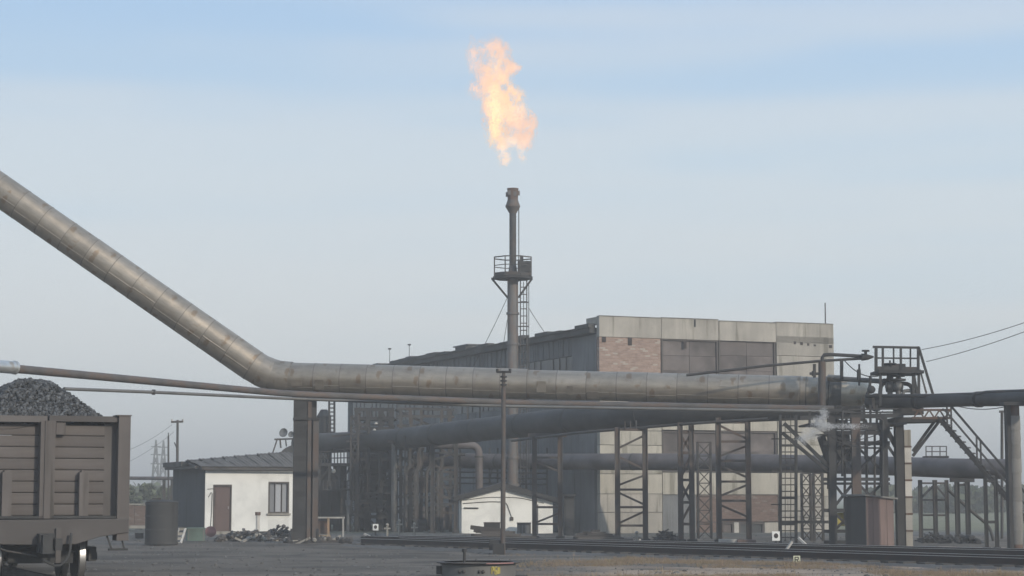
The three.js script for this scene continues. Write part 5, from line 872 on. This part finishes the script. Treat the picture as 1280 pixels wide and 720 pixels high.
{
  const D = 103, V = (px, py, k = 0) => at(px, py, D + k), o = thing('scrubber_vessel', 'dark upright vessel with ladder partly hidden by the riveted column', 'vessel', ah(406, 0, D));
  part(o, 'shell', [tube(V(405, 668), V(405, 520), m(9, D), 22), tube(V(405, 520), V(405, 512), m(9, D), 22, m(4, D))], M.black);
  part(o, 'band', [tube(V(405, 600), V(405, 597), m(9.6, D), 22), tube(V(405, 548), V(405, 545), m(9.6, D), 22)], M.steelD);
  const l = part(o, 'ladder', [tube(V(411.5, 560, -0.8), V(411.5, 498, -0.8), 0.06, 6), tube(V(418, 560, -0.8), V(418, 498, -0.8), 0.06, 6)], M.steelD); for (let y = 500; y < 556; y += 5) part(l, 'rung', tube(V(411.5, y, -0.8), V(418, y, -0.8), 0.035, 5), M.steelD);
  const w = thing('steel_walkway', 'dark steel walkway on posts left of the process tower', 'walkway', ah(422, 0, 97)); const U = (px, py, k = 0) => at(px, py, 97 + k);
  part(w, 'deck', bar(U(397, 581, 0.6), U(447, 581, 0.6), 0.14, 1.4), M.steelD); for (const px of [399, 412, 424, 445]) part(w, 'post', bar(ah(px, -0.1, 97), U(px, 582), 0.14), M.steelD);
  for (let px = 398; px < 447; px += 4) part(w, 'railing_post', bar(U(px, 581), U(px, 566 - 4 * (px > 415)), 0.05), M.steelD); part(w, 'railing_bar', [bar(U(397, 565), U(416, 564), 0.06), bar(U(416, 562), U(447, 561), 0.06), bar(U(397, 573), U(447, 572), 0.05)], M.steelD);
  part(w, 'brace', [bar(U(412, 584), U(424, 602), 0.08), bar(U(437, 584), U(428, 602), 0.08), bar(U(399, 602), U(412, 584), 0.08)], M.steelD);
  part(w, 'drum_vessel', tube(ah(425, -0.1, 98.5), U(425, 583, 1.5), 0.34, 16), M.blackB);
  part(w, 'pale_lamp', [ball(0.11, U(417, 589).x, U(417, 589).y, U(417, 589).z)], M.pale);
  part(w, 'cladding_sheet', [bar(U(398, 622, 0.9), U(426, 622, 0.9), 2.6, 0.05)], M.black);
  const t = thing('pale_tank', 'small pale round tank on a stem before the dark works wall', 'tank', ah(435.5, 0, 95)); const K = (px, py) => at(px, py, 95);
  part(t, 'tank', [tube(K(435.5, 632), K(435.5, 625), m(3.7, 95), 14)], M.greyPanel[3]); part(t, 'stem', tube(ah(434.5, -0.1, 95), K(434.5, 632), m(2, 95), 10), M.greyPanel[3]);
}
{ // pump house frames between the tower and the gabled hut
  const D = 95, V = (px, py, k = 0) => at(px, py, D + k), o = thing('pump_frame', 'dim frame of beams, sheets and risers left of the gabled hut', 'frame', ah(528, 0, D));
  for (const px of [501, 513, 527, 552, 563]) part(o, 'post', bar(ah(px, -0.1, D + (px % 3)), V(px, 512, px % 3), 0.15), M.steel);
  for (const y of [511, 520, 532, 584, 598, 621, 640]) part(o, 'beam', bar(V(496, y), V(568, y + 1), 0.12), M.steel);
  part(o, 'sheet', [bar(V(503, 606, 0.6), V(540, 606, 0.6), 0.75, 0.06), bar(V(528, 648, 0.6), V(562, 648, 0.6), 1.1, 0.06)], M.midPipe); part(o, 'sheet', [bar(V(505, 648, 1.2), V(527, 648, 1.2), 1.3, 0.06)], M.black);
  for (const [a, c, y0, y1] of [[501, 513, 600, 620], [513, 527, 622, 640], [501, 513, 641, 662], [552, 563, 600, 620], [527, 540, 586, 598]]) part(o, 'brace', bar(V(a, y0), V(c, y1), 0.07), M.steel);
  for (const [px, r] of [[507, 0.1], [519, 0.14], [533, 0.08], [547, 0.11]]) part(o, 'riser', bent([V(px, 664, -0.4), V(px, 590, -0.4), V(px + 5, 584, -0.4), V(px + 5, 530, -0.4)], r, 0.4, 8), M.steel);
  part(o, 'motor', [tube(V(523, 655, -1), V(534, 655, -1), 0.22, 14), box(0.5, 0.2, 0.4, V(528, 662, -1).x, 0.2, V(528, 662, -1).z)], M.boxDark);
  part(o, 'upper_rail', [bar(V(496, 505), V(600, 508), 0.06), bar(V(560, 507), V(560, 530), 0.07), bar(V(585, 508), V(585, 528), 0.07), bar(V(600, 508), V(600, 528), 0.07)], M.steel);
}
{ // close mesh of pipes, stays and landings in the dark plant
  const D = 97, V = (px, py, k = 0) => at(px, py, D + k), o = thing('pipe_maze', 'dense maze of thin risers, stays and landings around the single grey post', 'pipework', ah(515, 0, D));
  for (let i = 0; i < 26; i++) { const px = rr(436, 572), y0 = rr(512, 600), y1 = y0 + rr(25, 90), k = rr(-2, 3), r = rr(0.03, 0.09); part(o, 'riser', bent([V(px, Math.min(y1, 662), k), V(px, y0, k), V(px + rr(-12, 12), y0 + rr(-3, 3), k)], r, 0.25, 6), pick([M.steel, M.steelD, M.black])); }
  for (let i = 0; i < 22; i++) { const px = rr(400, 560), y = rr(512, 655), L = rr(14, 60), k = rr(-2, 3); part(o, 'stay', bar(V(px, y, k), V(px + L, y + (rnd() < 0.35 ? rr(-22, 22) : rr(-1, 1)), k), rr(0.05, 0.12)), pick([M.steel, M.steelD])); }
  for (const [x0, x1, y] of [[496, 540, 600], [440, 476, 640], [540, 575, 622], [500, 530, 562], [404, 440, 612]]) { part(o, 'landing', bar(V(x0, y, 0), V(x1, y, 0), 0.09, 1.2), M.steelD); for (let px = x0; px <= x1; px += 5) part(o, 'railing_post', bar(V(px, y, -0.6), V(px, y - 11, -0.6), 0.04), M.steel); part(o, 'railing_bar', [bar(V(x0, y - 11, -0.6), V(x1, y - 11, -0.6), 0.045), bar(V(x0, y - 5.5, -0.6), V(x1, y - 5.5, -0.6), 0.035)], M.steel); }
  const q = thing('hanging_pipes', 'loose bunch of thin pipes and cables on the steel tower front', 'pipework', at(1060, 560, 64.4)), U = (px, py, k = 0) => at(px, py, 64.5 + k);
  for (let i = 0; i < 12; i++) { const px = rr(1034, 1110), y0 = rr(506, 540), y1 = rr(560, 680), k = rr(-0.1, 2.4); part(q, 'riser', bent([U(px, Math.min(y1, 680), k), U(px, y0, k), U(px + rr(-14, 14), y0, k)], rr(0.02, 0.05), 0.2, 6), pick([M.steel, M.steelD, M.post])); }
  for (let i = 0; i < 9; i++) { const px = rr(1000, 1090), y = rr(506, 545), k = rr(0, 2.4); part(q, 'branch', bar(U(px, y, k), U(px + rr(12, 40), y + rr(-2, 2), k), rr(0.04, 0.1)), pick([M.steel, M.steelD])); }
  for (let i = 0; i < 4; i++) part(q, 'cable', wireGeo(U(rr(1000, 1040), rr(520, 540), 0), U(rr(1080, 1120), rr(530, 560), 0), rr(0.2, 0.5), 0.014), M.steelD);
}
mast('dim lattice mast left of the gabled hut, among the dark pipework', 506, 522, 545, 93, 8); mast('dim lattice mast directly right of the process tower decks', 438, 447, 520, 96, 9);
{ // horizontal run of racks behind the hut and black posts at its right
  const D = 86, V = (px, py, k = 0) => at(px, py, D + k), o = thing('dark_kiosk', 'dark narrow kiosk between the gabled hut and the building corner', 'kiosk', ah(716, 0, D));
  part(o, 'body', bx(V(705, 600).x, V(718, 600).x, -0.1, hy(620, D), -D - 1, -D), M.boxDark); part(o, 'roof', box(m(16, D), 0.08, 1.3, V(711.5, 600).x, hy(619, D), -D - 0.5), M.steelD); part(o, 'door', bx(V(707, 600).x, V(716, 600).x, 0.02, hy(626, D), -D + 0.002, -D + 0.03), M.black);
  const q = thing('pipe_rack', 'thin rack of level pipes and uprights behind the gabled hut roof', 'pipe rack', ah(650, 0, 95.5)), U = (px, py) => at(px, py, 95.5);
  for (const px of [575, 612, 622, 657, 684, 714]) part(q, 'upright', bar(ah(px, -0.1, 95.5), U(px, 560), 0.08), M.steel); for (const y of [590, 597, 604]) part(q, 'pipe', tube(U(572, y), U(722, y + 2), 0.045, 6), M.steel);
  part(q, 'brace', [bar(U(612, 600), U(618, 575), 0.05), bar(U(684, 600), U(700, 570), 0.05)], M.steel);
}
// floodlight stand and dark rounded roof behind the house
{
  const D = 95.5, V = (px, py) => at(px, py, D), o = thing('floodlight', 'round floodlights on a thin stand above the house roof', 'floodlight', V(356, 575));
  part(o, 'stand', [bar(V(340, 569), V(346.5, 549), 0.06), bar(V(351, 560), V(350, 549), 0.07), bar(V(343, 549.3), V(366, 548.5), 0.08), bar(V(358, 558), V(357, 549), 0.06)], M.steel);
  const lamp = (px, py, r) => { const c = V(px, py), g = new THREE.LatheGeometry([[0.02, -0.22], [r * 0.5, -0.16], [r * 0.92, -0.02], [r, 0.03], [r * 0.92, 0.035], [r * 0.85, 0.0], [0.02, -0.02]].map((p) => new THREE.Vector2(...p)), 18); g.rotateX(Math.PI / 2 - 0.25); g.rotateY(-0.35); g.translate(c.x, c.y, c.z); part(o, 'lamp_head', flat(g), M.greyPanel[3]); };
  lamp(354.5, 541, 0.22); lamp(364, 543, 0.15);
  const h = thing('round_roofed_shed', 'dark round roofed shed showing over the back of the white house', 'shed', ah(372, 0, 99)), U = (px, py) => at(px, py, 99), r = m(26, 99);
  const g = new THREE.CylinderGeometry(r, r, 5, 26, 1, false, 0, Math.PI * 2); g.rotateX(Math.PI / 2); g.scale(1, 0.62, 1); const c = U(375, 571.5); g.translate(c.x, c.y, c.z - 2.5); part(h, 'roof', flat(g), M.black); part(h, 'wall', bx(c.x - r, c.x + r, -0.1, c.y, c.z - 5, c.z - 0.01), M.boxDark);
}
// ------------------------------------------------------------------ far left: pole, pylons, low pipe, wall, shrubs
{
  const D = 112, V = (px, py) => at(px, py, D), b = ah(221, 0, D), o = thing('utility_pole', 'wooden utility pole with crossarm behind the tarred house wall', 'pole', P3(b.x, 0, b.z));
  part(o, 'pole', tube(P3(b.x, -0.1, b.z), V(222, 525), m(2.1, D), 10, m(1.5, D)), M.steel); part(o, 'crossarm', bar(V(214, 527.5), V(229, 527), 0.11), M.steel); for (const px of [215, 228.4]) part(o, 'insulator', tube(V(px, 527.5), V(px, 524), 0.05, 8), M.pale); part(o, 'side_bracket', bar(V(221, 560), V(218, 553), 0.06), M.steel);
  const q = thing('thin_mast', 'thin grey mast left of the wooden utility pole', 'mast', ah(210.5, 0, 116)); part(q, 'pole', tube(ah(210.5, -0.1, 116), at(210.5, 545, 116), 0.07, 8, 0.05), M.steel); part(q, 'tip', tube(at(210.5, 547, 116), at(210.5, 541, 116), 0.03, 6), M.steel);
  const py = (label, px, top, d, w) => { const c = ah(px, 0, d), h = hy(top, d), t = thing('transmission_pylon', label, 'pylon', P3(c.x, 0, c.z)), wd = (y) => m(w, d) / 2 * (y < 0.62 ? lerp(1, 0.55, y / 0.62) : lerp(0.55, 0.06, (y - 0.62) / 0.38));
    const L = [0, 0.16, 0.32, 0.47, 0.62, 0.75, 0.88, 1], cr = (i, s) => { const [x, z] = [[-1, -1], [1, -1], [1, 1], [-1, 1]][s % 4], k = wd(L[i]); return P3(c.x + x * k, L[i] * h, c.z + z * k); };
    for (let s = 0; s < 4; s++) part(t, 'leg', L.slice(1).map((_, i) => bar(cr(i, s), cr(i + 1, s), 0.16)), M.greyPipe);
    part(t, 'lacing', L.slice(1).flatMap((_, i) => [0, 1, 2, 3].flatMap((s) => [bar(cr(i, s), cr(i + 1, s + 1), 0.09), bar(cr(i, s + 1), cr(i + 1, s), 0.09)])), M.greyPipe);
    for (const y of [0.64, 0.78, 0.9]) part(t, 'crossarm', [bar(P3(c.x - m(w, d) * 0.62, h * y, c.z), P3(c.x + m(w, d) * 0.62, h * y, c.z), 0.14)], M.greyPipe); };
  py('far lattice pylon, left one of the pair beyond the low pipe', 193.5, 550, 330, 10); py('far lattice pylon, right one of the pair beside the thin mast', 203, 551, 345, 10);
  const w = (label, p, q, sag) => solo('overhead_wire', label, 'wire', wireGeo(p, q, sag, 0.01), M.greyPipe, p.clone(), 'overhead wires'); w('faint overhead wire from the wooden pole down towards the wagon', at(215, 531, 112), at(120, 572, 130), 0.4); w('second faint overhead wire beneath the first, toward the wagon', at(217, 540, 112), at(120, 590, 130), 0.4);
  const lp = thing('low_pipe', 'level grey pipe on posts behind the wagon end', 'pipe', ah(185, 0, 118)); part(lp, 'pipe_run', tube(at(130, 597.5, 118), at(219, 598, 117), m(2.2, 118), 12), M.midPipe); for (const px of [152, 205, 215]) part(lp, 'post', bar(ah(px, -0.1, 118), at(px, 599, 118), 0.16), M.steel);
  const wl = thing('low_wall', 'low weathered brick wall behind the dark drum', 'wall', ah(165, 0, 106)); for (let i = 0; i < 4; i++) { const x0 = ah(140 + i * 14, 0, 106).x, x1 = ah(153.6 + i * 14, 0, 106).x; part(wl, 'wall_bay', bx(x0, x1, -0.1, hy(632 - (i % 2), 106), -106.2, -106), M.redBrick); } part(wl, 'coping', bx(ah(138, 0, 106).x, ah(197, 0, 106).x, hy(631, 106), hy(629.5, 106), -106.25, -105.95), M.concrete[0]);
  for (const [px, y0, y1, d, lb] of [[150, 657, 660.5, 84, 'upper concrete beam lying between wagon and drum'], [151, 662, 666, 80, 'lower concrete beam lying between wagon and drum']]) { const a = ah(px - 12, 0, d), c = ah(px + 32, 0, d); solo('concrete_beam', lb, 'beam', [box(c.x - a.x, hy(y0, d) - hy(y1, d), 0.4, (a.x + c.x) / 2, hy((y0 + y1) / 2, d), a.z)], M.concrete[0], a.clone()); for (const t of [0.2, 0.8]) solo('beam_rest', `low rest block under the ${t < 0.5 ? 'left' : 'right'} end of the ${lb.slice(0, 5)} concrete beam`, 'block', [box(0.25, Math.max(0.1, hy(y1, d)), 0.4, lerp(a.x, c.x, t), hy(y1, d) / 2 - 0.02, a.z)], M.boxDark, P3(lerp(a.x, c.x, t), 0, a.z), 'rest blocks under the concrete beams'); }
}
// ------------------------------------------------------------------ vegetation
const leafM = variants([0.085, 0.1, 0.055], [0.7, 1, 1.3], { r: 0.9, ds: true });
function leafTri(s) { const g = new THREE.BufferGeometry(); g.setAttribute('position', new THREE.Float32BufferAttribute([-s * 0.5, 0, 0, 0, -s * 0.6, 0, s * 0.5, 0, 0, -s * 0.5, 0, 0, s * 0.5, 0, 0, 0, s * 0.7, 0], 3)); g.setAttribute('uv', new THREE.Float32BufferAttribute(new Array(12).fill(0), 2)); g.computeVertexNormals(); return g; }
function shrub(label, name, px, d, top, wpx, n, group) {
  const c = ah(px, 0, d), h = hy(top, d), w = m(wpx, d) / 2, o = thing(name, label, name === 'far_tree' ? 'tree' : 'shrub', P3(c.x, 0, c.z), group);
  part(o, 'trunk', [tube(P3(c.x, -0.1, c.z), P3(c.x + 0.1, h * 0.6, c.z), 0.14, 7, 0.05), tube(P3(c.x, h * 0.25, c.z), P3(c.x + w * 0.5, h * 0.7, c.z + 0.3), 0.07, 6, 0.03), tube(P3(c.x, h * 0.3, c.z), P3(c.x - w * 0.5, h * 0.72, c.z - 0.2), 0.07, 6, 0.03)], M.bark);
  const lobes = []; for (let i = 0; i < 9; i++) lobes.push([rr(-0.7, 0.7) * w, h * rr(0.35, 0.85), rr(-0.7, 0.7) * w, rr(0.28, 0.5) * Math.min(w, h)]);
  const ls = [[], [], []]; for (let i = 0; i < n; i++) { const l = pick(lobes), a = P3(rnd() - 0.5, rnd() - 0.5, rnd() - 0.5).setLength(l[3] * Math.pow(rnd(), 0.4)), g = leafTri(rr(0.16, 0.34)); g.rotateX(rnd() * 6); g.rotateY(rnd() * 6); g.translate(c.x + l[0] + a.x, Math.max(0.1, l[1] + a.y), c.z + l[2] + a.z); pick(ls).push(g); }
  ls.forEach((l, i) => part(o, 'crown', l, leafM[i]));
}
shrub('pale green tree beyond the low wall close to the wagon end', 'far_tree', 164, 150, 603, 34, 1500); shrub('green shrub between the pylons and the dark drum', 'wide_shrub', 188, 155, 604, 34, 1500); shrub('green tree left of the wooden utility pole', 'far_tree', 209, 145, 600, 24, 1200); shrub('low bush at the foot of the low brick wall', 'wide_shrub', 150, 160, 612, 24, 900);
{ // distant belts of trees that read as one mass
  const belt = (label, list) => { const o = new THREE.Group(); o.name = numbered('tree_belt'); o.userData = { label, category: 'woods', kind: 'stuff' }; scene.add(o); offs.set(o, P3(0, 0, 0));
    const lg = leafTri(1), total = list.reduce((a, l) => a + l[5], 0), im = new THREE.InstancedMesh(lg, leafM[1], total), mt = new THREE.Matrix4(), q = new THREE.Quaternion(), e = new THREE.Euler(), cc = new THREE.Color(); let k = 0;
    for (const [x0, x1, d0, d1, top, n] of list) { const lobes = []; const L = Math.max(6, Math.round((x1 - x0) / 7)); for (let i = 0; i < L; i++) { const d = rr(d0, d1), h = hy(top + rr(-3, 9), d) * rr(0.8, 1); lobes.push([lerp(x0, x1, (i + rnd()) / L), d, h, rr(0.45, 0.8) * h]); }
      for (let i = 0; i < n; i++) { const l = pick(lobes), a = P3(rr(-1, 1), rr(-1, 1), rr(-1, 1)); a.setLength(Math.pow(rnd(), 0.35) * l[3] * 0.75); const p = ah(l[0], 0, l[1]); p.y = Math.max(0.1, l[2] - l[3] * 0.75 + a.y * (a.y < 0 ? 1.6 : 1)); p.x += a.x * 1.25; p.z += a.z;
        q.setFromEuler(e.set(rnd() * 6, rnd() * 6, rnd() * 6)); const s = rr(0.3, 0.7); mt.compose(p, q, P3(s, s, s)); im.setMatrixAt(k, mt); const g = rr(0.6, 1.3); im.setColorAt(k++, cc.setRGB(g, g * rr(0.9, 1.1), g * 0.9)); } }
    im.name = 'foliage'; im.userData.kind = 'stuff'; shadowed(im); o.add(im); };
  belt('hazy line of green trees far behind the right trestles', [[1085, 1330, 200, 235, 606, 18000], [1195, 1225, 190, 200, 603, 3000], [1080, 1140, 190, 205, 610, 5000]]);
  belt('hazy far trees at the left horizon behind the wagon and house', [[60, 260, 220, 260, 604, 12000]]);
  belt('hazy trees seen through the gap beside the dark process tower', [[395, 450, 240, 260, 600, 4000]]);
}
{ // dry grass and weeds
  const blade = new THREE.BufferGeometry(); const bp = []; for (let i = 0; i < 6; i++) { const a = i * 1.05, dx = Math.cos(a), dz = Math.sin(a), lean = 0.35 + 0.25 * (i % 3), w = 0.035; bp.push(-w * dz + dx * 0.06, 0, w * dx + dz * 0.06, w * dz + dx * 0.06, 0, -w * dx + dz * 0.06, dx * lean, 0.8 + 0.1 * (i % 2), dz * lean); }
  blade.setAttribute('position', new THREE.Float32BufferAttribute(bp, 3)); blade.setAttribute('uv', new THREE.Float32BufferAttribute(new Array(bp.length / 3 * 2).fill(0), 2)); blade.computeVertexNormals();
  const N = 22000, o = new THREE.InstancedMesh(blade, mat([0.28, 0.22, 0.16], { r: 1, ds: true }), N), mt = new THREE.Matrix4(), q = new THREE.Quaternion(), e = new THREE.Euler(), cc = new THREE.Color(); let k = 0;
  while (k < N) { const d = rr(40, 58), px = rr(600, 1310), p = ah(px, 0, d), t = toTrack(p.x, p.z, nearTrack), cl = n2(p.x, p.z, 0.6, 55) + n2(p.x, p.z, 0.2, 57);
    if (Math.abs(t) < 2.1 && rnd() > 0.03) continue; if (rnd() > smooth(-0.12, 0.22, cl + 0.25 * smooth(760, 1250, px)) * smooth(600, 860, px)) continue; if (toTrack(p.x, p.z, nearTrack) * toTrack(0, -30, nearTrack) < 0 && rnd() > 0.15) continue;
    p.y = groundH(p.x, p.z) - 0.01; const s = rr(0.03, 0.1) * (rnd() < 0.03 ? 2.2 : 1); q.setFromEuler(e.set(rr(-0.2, 0.2), rnd() * 6, rr(-0.2, 0.2))); mt.compose(p, q, P3(s, s, s)); o.setMatrixAt(k, mt); const g = rr(0.6, 1.3); o.setColorAt(k++, cc.setRGB(g, g * rr(0.9, 1.0), g * rr(0.7, 1))); }
  o.name = 'dry_grass'; o.userData = { kind: 'stuff', label: 'strip of dry brown grass in front of the nearer track', category: 'grass' }; shadowed(o); scene.add(o);
  const sg = new THREE.DodecahedronGeometry(1, 0), N2 = 7000, s2 = new THREE.InstancedMesh(sg, mat([0.14, 0.136, 0.13], { r: 1 }), N2);
  for (let i = 0; i < N2; i++) { const d = 38 + 50 * Math.pow(rnd(), 1.4), px = rr(-30, 1310), p = ah(px, 0, d); p.y = groundH(p.x, p.z); const s = 0.01 + 0.04 * Math.pow(rnd(), 6); q.setFromEuler(e.set(rnd() * 6, rnd() * 6, 0)); mt.compose(p, q, P3(s * rr(1, 1.6), s * 0.7, s)); s2.setMatrixAt(i, mt); const g = rr(0.5, 1.1); s2.setColorAt(i, cc.setRGB(g, g, g)); }
  s2.name = 'gravel'; s2.userData = { kind: 'stuff', label: 'loose gravel and coal crumbs over the grey yard', category: 'gravel' }; shadowed(s2); scene.add(s2);
}
{ // wisps of steam beside the tower
  const o = new THREE.Group(); o.name = 'steam'; o.userData = { label: 'small wisp of white steam under the end of the clad pipe', category: 'steam', kind: 'stuff' }; scene.add(o); offs.set(o, P3(0, 0, 0));
  const N = 9000, im = new THREE.InstancedMesh(new THREE.OctahedronGeometry(1, 0), mat([0.66, 0.66, 0.66], { r: 1 }), N), mt = new THREE.Matrix4(), q = new THREE.Quaternion(), e = new THREE.Euler(); let k = 0;
  const lobes = [[1024, 530, 13, 12, 1], [1014, 542, 15, 11, 1], [1030, 518, 8, 10, 0.5], [1032, 533, 12, 7, 0.7], [1060, 533, 30, 4.5, 0.8], [1003, 550, 9, 8, 0.4]];
  while (k < N) { const l = pick(lobes), a = P3(rr(-1, 1), rr(-1, 1), rr(-1, 1)), L = a.length(); if (L > 1 || rnd() > l[4] * (1.05 - L)) continue; const x = l[0] + a.x * l[2], y = l[1] + a.y * l[3]; if (fbm(x / 128, y / 128, 18, 18, 3, 301) < rr(0.1, 0.6)) continue; const p = at(x, y, 63.6 + a.z * 0.25), s = rr(0.004, 0.008); q.setFromEuler(e.set(rnd() * 6, rnd() * 6, 0)); mt.compose(p, q, P3(s, s, s)); im.setMatrixAt(k++, mt); }
  im.name = 'steam_wisp'; im.userData.kind = 'stuff'; o.add(im);
}
renderer.render(scene, camera);
